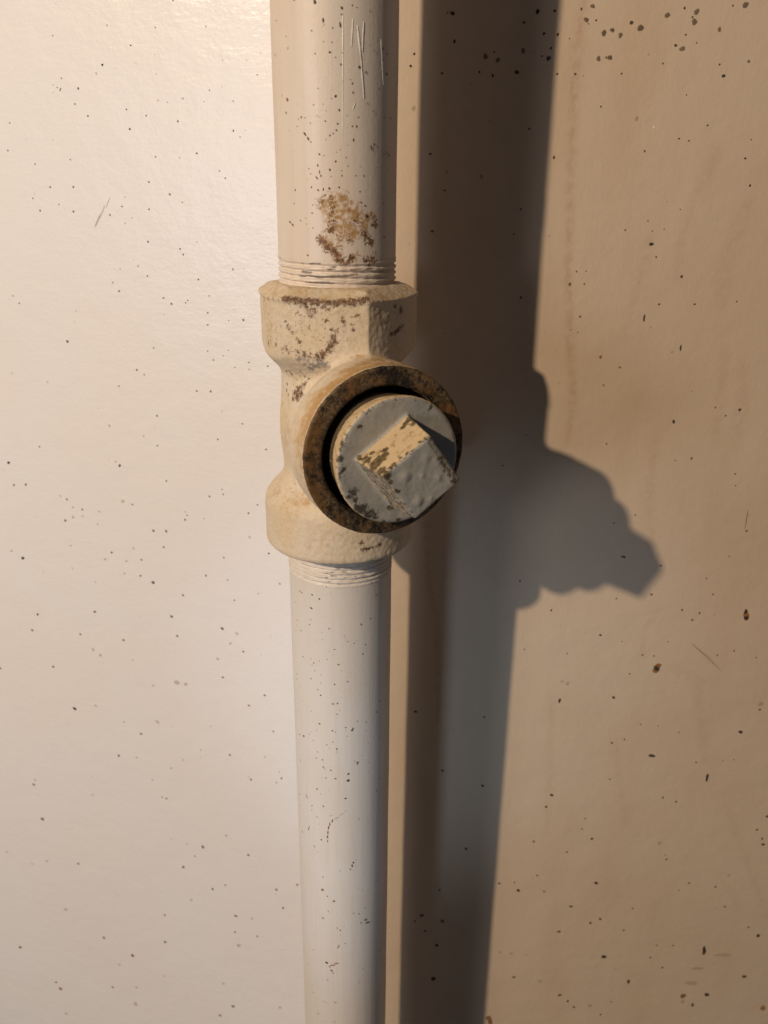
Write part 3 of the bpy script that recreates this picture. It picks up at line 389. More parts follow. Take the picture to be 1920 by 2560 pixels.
def fleck(store, centre, ax, ay, nrm, rad, stretch, ang, tone, lift=0.05):
    """one crumb of dirt: an uneven low dome with a feathered edge"""
    n = 12
    a = math.radians(ang)
    u = ax * math.cos(a) + ay * math.sin(a)
    v = -ax * math.sin(a) + ay * math.cos(a)
    s = math.sqrt(stretch)
    base = len(store['v'])
    col = np.array(TONES[tone]) * rng.uniform(0.75, 1.25)
    w = WEIGHT[tone] * rng.uniform(0.8, 1.05)
    h = min(0.22, rad * 0.25)
    ph = rng.uniform(0, 6.28)
    store['v'].append(centre + nrm * (lift + h))
    store['fade'].append(1.0)
    for ring, (fr, fd, hz) in enumerate(((0.62, 1.0, 0.75), (1.22, 0.0, 0.0))):
        for k in range(n):
            t = 2 * math.pi * k / n
            rr = rad * fr * (1 + 0.14 * math.sin(2 * t + ph) + 0.07 * math.sin(3 * t + 2.3 * ph) + rng.uniform(-0.18, 0.18))
            q = centre + u * (rr * s * math.cos(t)) + v * (rr / s * math.sin(t)) + nrm * (lift + h * hz)
            store['v'].append(q)
            store['fade'].append(fd)
    store['tone'] += [col] * (2 * n + 1)
    store['weight'] += [w] * (2 * n + 1)
    for k in range(n):
        k2 = (k + 1) % n
        store['f'].append([base, base + 1 + k, base + 1 + k2])
        store['f'].append([base + 1 + k, base + 1 + n + k, base + 1 + n + k2, base + 1 + k2])


def new_store():
    return {'v': [], 'f': [], 'fade': [], 'tone': [], 'weight': []}


def link_flecks(store, parent, name="dirt_specks"):
    o = mesh_object(name, np.array(store['v']), store['f'], M_DIRT, parent,
                    {'fade': store['fade'], 'tone': np.array(store['tone']), 'weight': store['weight']})
    o["kind"] = "stuff"
    return o


# ------------------------------------------------------------------ the walls
# two wall faces meet in a shallow outside corner behind the pipe; the left one turns away by 13 degrees
TURN = math.radians(13.0)


def build_wall(name, left):
    """u runs along the wall from the corner (negative on the left face)"""
    us = np.arange(-420, 0.1, 2.0) if left else np.arange(0, 340.1, 1.25)
    zs = np.arange(-600, 321, 2.0 if left else 1.8)
    ax = np.array([math.cos(TURN), -math.sin(TURN), 0.0]) if left else np.array([1.0, 0, 0])
    nn = np.array([-math.sin(TURN), -math.cos(TURN), 0.0]) if left else np.array([0, -1.0, 0])
    up_v = np.array([0, 0, 1.0])

    def wave(u, z):         # gentle unevenness, none at the corner
        return 0.25 * np.sin(u * 0.021) * np.sin(z * 0.017 + 0.4)
    U, Zz = np.meshgrid(us, zs)
    u, z = U.ravel(), Zz.ravel()
    P = u[:, None] * ax + z[:, None] * up_v + wave(u, z)[:, None] * nn
    stain = np.zeros(len(P))
    for li, line in enumerate([] if left else WALL_STREAKS):
        for (x0, z0, w0), (x1, z1, w1) in zip(line[:-1], line[1:]):
            dx, dz = x1 - x0, z1 - z0
            t = np.clip(((u - x0) * dx + (z - z0) * dz) / (dx * dx + dz * dz), 0, 1)
            d = np.hypot(u - x0 - t * dx, z - z0 - t * dz)
            w = np.maximum(w0 + t * (w1 - w0), 1.2) * 1.1
            stain = np.maximum(stain, np.exp(-(d / w) ** 2) * (0.85 if li < 2 else 0.36))
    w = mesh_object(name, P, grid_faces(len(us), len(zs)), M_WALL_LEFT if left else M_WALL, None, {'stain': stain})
    w["kind"] = "structure"
    st = new_store()

    def put(u, z, *a):
        fleck(st, u * ax + z * up_v + float(wave(u, z)) * nn, ax, up_v, nn, *a)
    for u, z, rad, stc, ang, tone in WALL_MARKS:
        if (u < 0) == left:
            put(u, z, rad * (0.82 if left else 0.95), stc, ang, int(tone))
    for k in range(230):       # fine dust between the larger specks
        u = rng.uniform(-260, -5) if left else rng.uniform(5, 300)
        tone = rng.choice([1, 2, 2, 2]) if left else rng.choice([1, 1, 2, 2])
        put(u, rng.uniform(-430, 200), rng.uniform(0.10, 0.26), rng.uniform(1, 1.8), rng.uniform(0, 180), tone)
    link_flecks(st, w)
    return w


# ------------------------------------------------------------------ pipes
NA = 240


def pipe_surface(zs, radius_fn):
    th = np.linspace(0, 2 * math.pi, NA, endpoint=False)
    T, Zz = np.meshgrid(th, zs)
    R = radius_fn(T, Zz)
    # azimuth 0 faces the viewer (-y), positive to the right (+x)
    P = np.stack([R * np.sin(T), -R * np.cos(T), Zz], -1).reshape(-1, 3)
    return P, T.ravel(), Zz.ravel()


def on_pipe(az, z, r=PIPE_R):
    a = math.radians(az)
    return np.array([r * math.sin(a), -r * math.cos(a), z])


def build_pipe(label, material, z0, z1, thread0, thread1, pitch, rust=(), rust_dark=(), grime=()):
    """z in tee coordinates; the thread lies between thread0 and thread1"""
    zb = min(z0, z1)
    root = empty("pipe", (0, PIPE_Y, zb), label, "pipe", None)

    def attrs(P):
        return {'rust': gauss(P, rust), 'rust_dark': gauss(P, rust_dark), 'grime': gauss(P, grime, 4.5)}

    def plain(T, Zz):
        return PIPE_R + 0.05 * np.sin(3 * T + Zz * 0.02) + 0.04 * np.sin(Zz * 0.11 + 2 * T)
    zs = np.arange(min(z0, z1), max(z0, z1) + 0.01, 1.0)
    lo, hi = min(thread0, thread1), max(thread0, thread1)
    body = zs[(zs <= lo)] if z0 < thread0 else zs[(zs >= hi)]
    body = np.unique(np.concatenate([body, [lo if z0 < thread0 else hi]]))
    P, _, _ = pipe_surface(body, plain)
    Q = P.copy()
    Q[:, 2] -= zb
    mesh_object("tube", Q, grid_faces(NA, len(body), True), material, root, attrs(P))
    # cut thread, half filled with paint
    tz = np.arange(lo, hi + 0.01, 0.1)
    outer = lo if z0 < thread0 else hi          # the end away from the tee
    sgn = 1.0 if outer == lo else -1.0

    def threaded(T, Zz):
        ph = (Zz / pitch + T / (2 * math.pi)) * 2 * math.pi
        w = 0.5 - 0.5 * np.cos(ph)
        w = np.clip(w * 1.25, 0, 1)
        depth = np.clip((sgn * (Zz - outer)) / 1.6, 0, 1) * 0.85
        fill = 0.72 + 0.28 * np.sin(5 * T + Zz * 0.9) * np.sin(2.3 * T - Zz * 1.7)
        lump = 0.10 * np.sin(23 * T + 3 * np.sin(Zz * 2.1)) * np.sin(Zz * 3.9 + 7 * T)
        return plain(T, Zz) + 0.10 - depth * fill * (1 - w) + lump * depth
    P, _, _ = pipe_surface(tz, threaded)
    P += np.stack([np.sin(np.arctan2(P[:, 0], -P[:, 1])), -np.cos(np.arctan2(P[:, 0], -P[:, 1])), 0 * P[:, 0]], -1) * (fbm(P, 0.8, 2.0, 2) * 0.10)[:, None]
    Q = P.copy()
    Q[:, 2] -= zb
    mesh_object("thread", Q, grid_faces(NA, len(tz), True), material, root, attrs(P))
    # dirt on this length
    st = new_store()
    for az, z, rad, stc, ang, tone in PIPE_MARKS:
        if min(z0, z1) < z < max(z0, z1):
            a = math.radians(az)
            nn = np.array([math.sin(a), -math.cos(a), 0])
            tx = np.array([math.cos(a), math.sin(a), 0])
            c = on_pipe(az, z, PIPE_R + 0.06)
            c[2] -= zb
            fleck(st, c, tx, np.array([0, 0, 1.]), nn, rad * 0.88, stc, ang, int(tone))
    for k in range(160):
        az, z = rng.uniform(-75, 85), rng.uniform(max(min(z0, z1), -420), max(z0, z1))
        a = math.radians(az)
        nn = np.array([math.sin(a), -math.cos(a), 0])
        c = on_pipe(az, z, PIPE_R + 0.06)
        c[2] -= zb
        fleck(st, c, np.array([math.cos(a), math.sin(a), 0]), np.array([0, 0, 1.]), nn,
              rng.uniform(0.08, 0.26), rng.uniform(1, 2.2), rng.choice([90, 90, 60, 120, 0]), rng.choice([0, 1, 1, 2, 2]))
    link_flecks(st, root)
    return root, zb


def build_scratches(root, zb):
    """raised slivers of paint left by vertical scratches"""
    V, F = [], []
    for a0, z0, a1, z1, w in PIPE_SCRATCHES:
        n = max(6, int(abs(z1 - z0) / 1.5))
        base = len(V)
        for k in range(n + 1):
            t = k / n
            ww = w * (0.35 + 0.65 * math.sin(math.pi * min(max(t, 0.04), 0.96)) ** 0.6) * rng.uniform(0.7, 1.2)
            az = a0 + (a1 - a0) * t + rng.uniform(-0.12, 0.12)
            z = z0 + (z1 - z0) * t
            dw = math.degrees(ww / PIPE_R)
            for off, h in ((-dw, -0.05), (0, 0.02 + ww * 0.25), (dw, -0.05)):
                q = on_pipe(az + off, z, PIPE_R + 0.09 + h)
                q[2] -= zb
                V.append(q)
        for k in range(n):
            for j in range(2):
                i = base + 3 * k + j
                F.append([i, i + 1, i + 4, i + 3])
    o = mesh_object("paint_scratches", np.array(V), F, M_RIDGE, root)
    o["kind"] = "stuff"


# ------------------------------------------------------------------ implicit solids -> meshes
def smin(a, b, k):
    h = np.clip(0.5 + 0.5 * (b - a) / k, 0, 1)
    return b * (1 - h) + a * h - k * h * (1 - h)


def smax(a, b, k):
    return -smin(-a, -b, k)


def surface_nets(f, org, h):
    """naive surface nets on a scalar grid f (negative inside)"""
    s = f < 0
    nx, ny, nz = f.shape
    c = np.zeros((nx - 1, ny - 1, nz - 1), np.int8)
    for i in (0, 1):
        for j in (0, 1):
            for k in (0, 1):
                c += s[i:nx - 1 + i, j:ny - 1 + j, k:nz - 1 + k]
    act = np.argwhere((c > 0) & (c < 8))
    idx = -np.ones(c.shape, np.int64)
    idx[tuple(act.T)] = np.arange(len(act))
    pos = np.zeros((len(act), 3))
    cnt = np.zeros(len(act))
    cor = [(i, j, k) for i in (0, 1) for j in (0, 1) for k in (0, 1)]
    for a in cor:
        for ax in range(3):
            if a[ax] == 0:
                b = list(a)
                b[ax] = 1
                fa = f[act[:, 0] + a[0], act[:, 1] + a[1], act[:, 2] + a[2]]
                fb = f[act[:, 0] + b[0], act[:, 1] + b[1], act[:, 2] + b[2]]
                m = (fa < 0) != (fb < 0)
                t = np.where(m, fa / np.where(m, fa - fb, 1), 0)
                q = np.tile(np.array(a, float), (len(act), 1))
                q[:, ax] += t
                pos[m] += q[m]
                cnt[m] += 1
    V = (act + pos / cnt[:, None]) * h + np.array(org)
    F = []
    for ax in range(3):
        sl0 = [slice(None)] * 3
        sl1 = [slice(None)] * 3
        sl0[ax] = slice(0, -1)
        sl1[ax] = slice(1, None)
        a, b = s[tuple(sl0)], s[tuple(sl1)]
        e = np.argwhere(a != b)
        o1, o2 = (ax + 1) % 3, (ax + 2) % 3
        ok = (e[:, o1] > 0) & (e[:, o2] > 0) & (e[:, o1] < f.shape[o1] - 1) & (e[:, o2] < f.shape[o2] - 1)
        e = e[ok]
        inside = a[tuple(e.T)]
        q = []
        for d1, d2 in ((-1, -1), (0, -1), (0, 0), (-1, 0)):
            w = e.copy()
            w[:, o1] += d1
            w[:, o2] += d2
            q.append(idx[tuple(w.T)])
        q = np.stack(q, -1)
        q[~inside] = q[~inside][:, ::-1]
        F.append(q)
    return V, np.concatenate(F)


def vertex_normals(V, F):
    d1 = V[F[:, 2]] - V[F[:, 0]]
    d2 = V[F[:, 3]] - V[F[:, 1]]
    n = np.cross(d1, d2)
    N = np.zeros_like(V)
    for k in range(4):
        np.add.at(N, F[:, k], n)
    return N / np.maximum(np.linalg.norm(N, axis=1), 1e-12)[:, None]


def relax(V, F, it=1, lam=0.4):
    for _ in range(it):
        S = np.zeros_like(V)
        c = np.zeros(len(V))
        for k in range(4):
            a, b = F[:, k], F[:, (k + 1) % 4]
            np.add.at(S, a, V[b])
            np.add.at(c, a, 1)
            np.add.at(S, b, V[a])
            np.add.at(c, b, 1)
        V = V + lam * (S / np.maximum(c, 1)[:, None] - V)
    return V


def split_parts(V, F, N, region, names, material, parent, attrs, shift):
    """cut one continuous surface into its parts; shared normals keep the seams invisible"""
    fr = region[F[:, 0]]
    for k, nm in enumerate(names):
        sub = F[fr == k]
        if not len(sub):
            continue
        used, inv = np.unique(sub, return_inverse=True)
        inv = inv.reshape(sub.shape)
        mesh_object(nm, V[used] - shift, inv, material, parent, {a: v[used] for a, v in attrs.items()}, N[used])


n_out = np.array([math.sin(OUT_AZ), -math.cos(OUT_AZ), 0.0])     # outlet direction
e_out = np.array([math.cos(OUT_AZ), math.sin(OUT_AZ), 0.0])
RING_D, RING_R = 36.2, 23.6


def build_tee():
    h = 0.38
    lo = np.array([-27.0, -48.0, -41.0])
    hi = np.array([40.0, 26.0, 45.0])
    ax = [np.arange(lo[i], hi[i], h) for i in range(3)]
    X, Y, Z = np.meshgrid(*ax, indexing='ij')
    rho = np.hypot(X, Y)
    # run of the tee
    f = np.maximum(rho - 17.1, np.abs(Z) - 34)
    # hexagonal upper collar, corners at azimuth -34, 26, 86 ...
    az = np.arctan2(X, -Y)
    a6 = math.pi / 3
    w = (az - math.radians(-4.0) + a6 / 2) % a6 - a6 / 2
    hexn = rho * np.cos(w)
    lip = 0.45 * np.clip((Z - 37.2) / 0.8, 0, 1)
    hx = smax(0.6 * (hexn - 20.6) + 0.4 * (rho - 22.2), rho - 23.4, 0.5) - lip
    top = np.minimum(38.9 + 0.8 * (20.4 - hexn), 41.0 + 0.1 * (20 - rho))
    hx = smax(hx, (Z - top) * 0.8, 0.25)
    hx = smax(hx, (rho - 17.0 - (Z - 16.6) * 0.95) * 0.72, 0.7)
    f = smin(f, hx, 1.3)
    # round lower collar
    dome = 23.5 - 0.0 * Z
    lc = smax(rho - dome, -(Z + 38.6), 2.2)
    lc = smax(lc, (rho - 17.0 - (-Z - 15.6) * 0.92) * 0.74, 2.0)
    f = smin(f, lc, 2.0)
    # outlet
    D = X * n_out[0] + Y * n_out[1]
    E = X * e_out[0] + Y * e_out[1]
    q = np.hypot(E, Z)
    neck = np.maximum(q - 17.5, np.maximum(D - 30, -D))
    oc = smax(q - RING_R, D - RING_D, 0.7)
    oc = smax(oc, (q - 17.5 - (D - 14.5) * 0.78) * 0.78, 2.4)
    f = smin(f, neck, 5.0)
    f = smin(f, oc, 3.0)
    hole = np.maximum(q - 18.2, 20.0 - D)
    f = smax(f, -hole, 0.8)
    V, F = surface_nets(f, lo, h)
    V = relax(V, F, 1, 0.3)
    N = vertex_normals(V, F)
    dv = V @ n_out
    qv = np.hypot(V @ e_out, V[:, 2])
    rv = np.hypot(V[:, 0], V[:, 1])
    face = (dv > RING_D - 1.1) & (qv > 17.6)
    hole_v = (dv > 19) & (qv < 18.8) & ~face
    lump = fbm(V, 0.16, 1.0, 3) * 0.09 + fbm(V, 0.75, 4.0, 2) * 0.10
    lump[face] *= 0.8
    V = V + N * lump[:, None]
    N = vertex_normals(V, F)
    region = np.zeros(len(V), int)                   # run
    region[(V[:, 2] > 18.5) & ~((dv > 16) & (qv < 24.5) & (V[:, 2] < 23))] = 1   # hexagonal collar
    region[(V[:, 2] < -18.0) & ~((dv > 16) & (qv < 24.5) & (V[:, 2] > -23.5) & (dv > rv * 0.8))] = 2
    region[(dv > 17.5) & (qv < 25) & (region == 0)] = 3
    region[(dv > 24.0) & (qv < 25)] = 3
    region[face | hole_v] = 4
    bare = np.where(face, np.clip((dv - (RING_D - 1.1)) / 0.9, 0, 1), 0.0)
    bare = np.maximum(bare, np.where(hole_v, 1.0, 0))
    up_left = np.clip((-(V @ e_out) * 0.55 + V[:, 2] * 0.85) / 22.0, 0, 1)
    ochre = np.where(region == 3, np.clip((dv - 22) / 13, 0, 1) * (0.25 + 0.75 * up_left), 0)
    ochre = np.maximum(ochre, gauss(V, TEE_OCHRE))
    ochre = np.maximum(ochre, np.where((region == 1) & (N[:, 2] > 0.45), 0.46, 0))     # dusty sloped lip of the collar
    soot_shade = np.maximum(gauss(V, TEE_SOOT), np.where(face, 0.85 * np.clip((20.6 - qv) / 2.0, 0, 1), 0))  # soot marks, plus the hole's inner shadow painted around its edge
    soot_shade = np.maximum(soot_shade, np.where((dv > 20) & (qv < 18.7) & (dv < RING_D - 1.0), 1.0, 0))  # wall of the hole painted black for the shadow in the gap
    attrs = {'bare': bare, 'ochre': ochre, 'soot_shade': soot_shade, 'rust': gauss(V, TEE_RUST), 'blue': gauss(V, TEE_BLUE), 'speck': gauss(V, TEE_SPECK)}
    base = np.array([0, 0, -39.0])
    root = empty("tee_fitting", (0, PIPE_Y, -39.0),
                 "cream painted cast iron pipe tee with hexagonal upper collar and rusty round outlet", "pipe fitting")
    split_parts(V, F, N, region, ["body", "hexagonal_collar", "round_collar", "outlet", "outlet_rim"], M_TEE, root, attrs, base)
    return root


def build_plug():
    """local frame: x = e_out, y = depth along the outlet, z up"""
    h = 0.3
    lo = np.array([-19.5, 20.0, -19.5])
    hi = np.array([19.6, 63.0, 19.6])
    ax = [np.arange(lo[i], hi[i], h) for i in range(3)]
    X, D, Z = np.meshgrid(*ax, indexing='ij')
    q = np.hypot(X, Z)
    th = np.arctan2(Z, X)
    face_d = 44.5
    R = 17.4 - 1.6 * np.clip((43.0 - D) / 6.5, 0, 1) - 0.22 * (0.5 + 0.5 * np.cos((D / 1.75 + th / (2 * math.pi)) * 2 * math.pi)) * (D < 43.2)
    f = smax(q - R, D - face_d, 0.9)
    f = smax(f, (q - 17.35 + (D - 44.0) * 0.9) * 0.74, 0.5)
    f = np.maximum(f, 22.0 - D)
    a = math.radians(35.67)
    u = X * math.cos(a) + Z * math.sin(a)
    v = -X * math.sin(a) + Z * math.cos(a)
    t = np.clip((D - face_d) / 13.9, -0.2, 1.1)
    half = 8.95 - 1.30 * t
    sq = smax(np.abs(u) - half, np.abs(v) - half, 0.35)
    sq = smax(sq, q - (13.0 - 1.9 * t), 0.3)
    topd = 59.0 + 0.02 * u - 0.5 * np.clip((u - 5.8) / 1.6, 0, 2.0)      # worn bevel on the right edge
    hd = smax(sq, D - topd, 0.4)
    hd = np.maximum(hd, 40.0 - D)
    for bx, bz, br, bh in PLUG_BLISTERS:
        blob = np.sqrt((X - bx) ** 2 + (Z - bz) ** 2 + ((D - 58.9) * br / bh) ** 2) - br
        hd = smin(hd, blob * min(1.0, bh / br), 0.35)
    f = smin(f, hd, 0.9)
    V, F = surface_nets(f, lo, h)
    V = relax(V, F, 2, 0.3)
    N = vertex_normals(V, F)
    if (N[V[:, 1] > 58.2, 1].mean()) < 0:
        F = F[:, ::-1]
        N = -N
    V = V + N * (fbm(V, 0.22, 6.0, 3) * 0.08 + fbm(V, 1.0, 8.0, 2) * 0.035)[:, None]
    # into the tee frame (mirror-free: x -> e_out, y -> n_out, z -> z)
    W = V[:, :1] * e_out + V[:, 1:2] * n_out + V[:, 2:] * np.array([0, 0, 1.0])
    F = F[:, ::-1]
    N = vertex_normals(W, F)
    qv = np.hypot(V[:, 0], V[:, 2])
    uu = V[:, 0] * math.cos(a) + V[:, 2] * math.sin(a)
    vv = -V[:, 0] * math.sin(a) + V[:, 2] * math.cos(a)
    region = np.zeros(len(V), int)
    region[(V[:, 1] > 45.1) & (np.maximum(np.abs(uu), np.abs(vv)) < 9.7)] = 1
    region[(V[:, 1] < 43.4)] = 2
    t = np.clip((V[:, 1] - face_d) / 13.9, 0, 1)
    side = (region == 1) & (V[:, 1] < 58.3)
    cream = np.where(V[:, 1] < 44.0, 0.85, 0.0)
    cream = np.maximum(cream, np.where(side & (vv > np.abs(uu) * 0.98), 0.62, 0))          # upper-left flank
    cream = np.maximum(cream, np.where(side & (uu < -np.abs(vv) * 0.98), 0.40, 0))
    cream = np.maximum(cream, np.where((qv > 17.0) & (V[:, 1] < 45.2) & (V[:, 1] > 43), 0.45, 0))
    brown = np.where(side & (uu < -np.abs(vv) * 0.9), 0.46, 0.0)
    brown = np.maximum(brown, np.where((region == 1) & (np.abs(np.maximum(np.abs(uu), np.abs(vv)) - 7.6) < 0.5) & (V[:, 1] > 57.8), 0.42, 0))
    brown = np.maximum(brown, np.where((uu > 6.0) & (V[:, 1] > 57.3), 0.52, 0))
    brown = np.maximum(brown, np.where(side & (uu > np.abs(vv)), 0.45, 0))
    brown = np.maximum(brown, gauss(W, PLUG_BROWN))
    soot_shade = np.where(V[:, 1] < 37.5, 1.0, 0.0)  # back of the plug painted dark, shade of the gap around it
    soot_shade = np.maximum(soot_shade, np.where((np.abs(qv - 16.9) < 0.7) & (V[:, 1] > 43.4) & (V[:, 1] < 45.4), 0.34, 0))
    soot_shade = np.maximum(soot_shade, gauss(W, PLUG_SOOT))
    soot_shade = np.maximum(soot_shade, np.where(side & (vv < -np.abs(uu) * 0.98), 0.5, 0))
    attrs = {'cream': cream, 'brown': brown, 'soot_shade': soot_shade}
    base = n_out * 30.0
    root = empty("pipe_plug", (base[0], PIPE_Y + base[1], 0),
                 "chipped grey square headed plug screwed into the side outlet of the tee", "pipe plug")
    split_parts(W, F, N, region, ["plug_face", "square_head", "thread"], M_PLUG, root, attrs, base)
    return root


# stains on the fitting: x, y, z from the tee centre, radius, weight (mm)
TEE_RUST = []
TEE_OCHRE = []
TEE_BLUE = []
TEE_SPECK = []
TEE_SOOT = []
PLUG_BROWN = []
PLUG_SOOT = []
PLUG_BLISTERS = []
UP_RUST = []
UP_DARK = []
UP_GRIME = []
LOW_GRIME = []
TEE_RUST = [(-12.9,-19.6,38.6,1.35,1.1),(-12.0,-19.8,38.6,1.35,1.1),(-11.1,-19.9,38.6,1.35,1.1),(-9.9,-20.2,38.4,1.35,1.1),(-9.0,-20.3,38.4,1.35,1.1),(-7.8,-20.6,38.3,1.35,1.1),(-6.6,-20.7,38.3,1.35,1.1),(-5.1,-21.0,38.2,1.35,1.1),(-3.6,-21.1,38.3,1.35,1.1),(-2.2,-21.2,38.2,1.35,1.1),(-0.7,-21.4,38.2,1.35,1.1),(0.8,-21.5,38.2,1.35,1.1),(2.2,-21.5,38.1,1.35,1.1),(3.7,-21.5,38.2,1.35,1.1),(5.1,-21.4,38.3,1.35,1.1),(6.5,-21.4,38.4,1.35,1.1),(8.0,-21.3,38.6,1.35,1.1),(9.1,-21.1,38.9,1.35,1.1),(9.8,-20.8,39.1,1.35,1.1),(-9.0,-20.4,37.5,1.4,0.72),(-6.6,-20.6,37.1,1.4,0.72),(-4.9,-20.9,36.6,1.4,0.72),(-2.5,-21.2,37.2,1.4,0.72),(-1.3,-21.2,36.5,1.4,0.72),(2.2,-21.6,37.6,1.4,0.72),(-4.3,-21.0,35.8,1.4,0.72),(-5.5,-20.8,35.2,1.4,0.72),(0.5,-21.3,28.4,1.35,1.0),(1.0,-21.3,27.6,1.35,1.0),(0.1,-21.2,26.9,1.35,1.0),(-0.5,-21.2,26.1,1.35,1.0),(-0.9,-21.2,25.2,1.35,1.0),(-2.0,-21.1,24.4,1.35,1.0),(-2.7,-21.0,23.8,1.35,1.0),(-3.7,-21.0,23.4,1.35,1.0),(3.2,-21.3,33.1,1.0,0.8),(3.7,-21.3,32.4,1.0,0.8),(5.9,-21.2,30.9,0.8,0.8),(7.2,-21.1,34.7,0.8,0.8),(7.8,-21.0,34.3,0.6,0.8),(-1.1,-21.2,33.3,0.9,0.8),(1.5,-21.3,30.2,0.9,0.8),(0.3,-21.3,30.9,0.8,0.8),(3.3,-21.2,34.1,0.8,0.8),(-6.4,-20.6,35.6,1.2,0.8),(-5.2,-20.8,34.4,1.2,0.8),(19.1,-9.7,30.2,1.1,1.0),(18.7,-10.3,30.0,1.0,1.0),(18.3,-10.8,29.8,1.0,1.0),(18.0,-11.3,29.5,1.0,1.0),(17.7,-11.8,29.3,1.0,1.0),(17.3,-12.3,29.1,0.9,1.0),(16.9,-12.9,28.9,0.9,1.0),(16.4,-13.5,28.9,0.8,1.0),(16.0,-14.1,28.8,0.8,1.0),(18.5,-10.3,34.7,1.3,1.0),(17.1,-12.6,36.3,0.8,1.0),(-12.5,-19.3,32.6,0.6,0.8),(-12.0,-19.4,31.4,0.6,0.8),(-11.4,-19.6,30.6,0.7,0.8),(-10.7,-19.7,29.6,0.7,0.8),(-8.7,-20.2,27.5,1.3,0.8),(-19.4,-8.6,24.4,1.0,0.8),(-16.3,-14.4,25.2,1.0,0.8),(-13.9,-17.7,24.5,1.4,0.68),(-11.6,-19.6,24.7,1.4,0.68),(-9.4,-20.0,24.4,1.4,0.68),(-7.3,-20.4,23.9,1.4,0.68),(-5.8,-20.7,23.5,1.4,0.68),(-12.5,-19.2,25.2,1.4,0.68),(-16.3,-14.7,38.3,1.4,0.7),(-18.5,-10.9,37.4,1.2,0.7),(-20.6,-5.9,36.9,1.0,0.7),(-14.7,-17.4,38.5,1.0,0.7),(-10.0,-14.5,12.7,1.7,1.0),(-10.8,-14.4,10.7,1.7,1.0),(-8.6,-15.2,14.1,1.1,1.0),(-11.5,-13.4,11.5,1.2,1.0),(-12.1,-13.4,9.6,1.0,1.0),(-9.3,-15.5,11.8,1.4,1.0),(-10.4,-15.2,9.8,1.2,1.0),(-13.9,-10.8,10.2,0.7,0.9),(-14.4,-9.7,11.4,0.7,0.9),(-14.2,-9.6,13.1,0.6,0.9),(-12.8,-12.6,17.4,0.8,0.9),(-12.2,-12.7,16.8,0.7,0.9),(-9.2,-16.0,18.1,0.6,0.9),(-8.1,-15.5,16.6,0.6,0.9),(-7.0,-16.0,16.3,0.6,0.9),(-9.7,-14.5,16.6,0.5,0.9),(-14.1,-10.8,17.2,0.6,0.9),(8.7,-21.8,-33.8,1.0,1.0),(9.7,-21.4,-33.7,0.8,1.0),(11.5,-20.5,-33.4,0.8,1.0),(13.6,-19.2,-33.0,0.9,1.0),(8.3,-22.0,-31.5,1.0,1.0),(12.5,-19.9,-33.2,0.6,1.0),(10.6,-20.9,-33.6,0.6,1.0),(14.7,-15.7,30.0,1.6,0.62),(13.5,-17.2,32.5,1.6,0.62),(12.8,-18.0,35.0,1.8,0.62)]
TEE_BLUE = [(-3.4,-21.0,21.5,2.4,1.0),(-4.7,-20.5,20.9,2.2,1.0),(-2.2,-20.8,20.9,2.2,1.0),(-7.0,-20.4,22.1,2.0,1.0),(-2.8,-21.1,22.1,2.0,1.0),(-6.0,-19.3,19.9,1.8,1.0),(-8.9,-20.0,22.6,1.5,1.0)]
TEE_SPECK = [(-6.8,-20.6,32.6,9.0,0.75),(0.6,-21.2,31.3,8.0,0.75),(-16.8,-13.5,29.9,7.0,0.75),(15.1,-15.4,33.6,5.0,0.75),(-11.7,-13.2,16.9,4.0,0.9),(-9.5,-14.3,15.5,4.0,0.9),(-14.3,-14.8,-19.5,9.0,0.4),(6.6,-22.6,-29.8,8.0,0.4)]
TEE_OCHRE = [(3.0,-34.6,20.2,3.2,0.85),(1.7,-36.1,19.0,2.6,0.85),(9.1,-28.8,23.2,4.0,0.85),(12.7,-24.3,23.6,4.5,0.85),(5.1,-31.6,21.8,3.2,0.85),(-1.4,-36.0,16.6,3.0,0.85),(18.5,-22.0,22.4,4.0,0.85),(24.4,-27.7,21.4,4.0,0.85),(32.4,59.1,-0.9,3.0,0.85),(-18.7,-9.3,-19.8,5.0,0.5),(-13.1,-17.5,-20.8,5.0,0.5),(-7.8,-18.4,-19.0,5.0,0.5),(-19.7,-8.1,34.7,5.0,0.5),(-18.9,-9.7,28.1,5.0,0.5),(-6.0,-41.0,4.3,3.0,0.5),(-4.0,-40.2,10.7,4.0,0.5),(-14.1,-12.7,-2.2,5.0,0.5),(-32.7,66.7,-42.5,4.0,0.5)]
TEE_SOOT = [(17.3,-31.9,19.8,4.5,1.0),(14.6,-33.1,22.3,2.8,1.0),(11.7,-26.2,15.7,4.0,1.0),(20.7,-30.2,18.3,3.5,1.0),(8.1,-31.1,14.4,3.0,1.0),(4.8,-33.7,11.9,3.0,1.0),(-4.0,-42.1,0.8,3.0,0.78),(-1.4,-40.9,-1.6,4.0,0.78),(-2.7,-41.4,-4.6,3.0,0.78),(3.8,-38.0,-13.1,3.5,0.78),(0.0,-23.2,-15.2,4.0,0.78),(7.6,-36.5,-18.7,3.0,0.78),(13.4,-33.7,-21.8,4.0,0.78),(17.4,-31.8,-21.2,3.0,0.78),(0.5,-34.1,6.4,2.5,0.78),(-0.6,-35.0,1.4,2.5,0.78),(29.6,59.3,-56.8,3.0,0.78),(35.5,-23.1,1.9,2.2,0.78),(35.3,-23.2,-3.6,2.5,0.78),(9.5,-35.6,-17.7,4.0,0.78)]
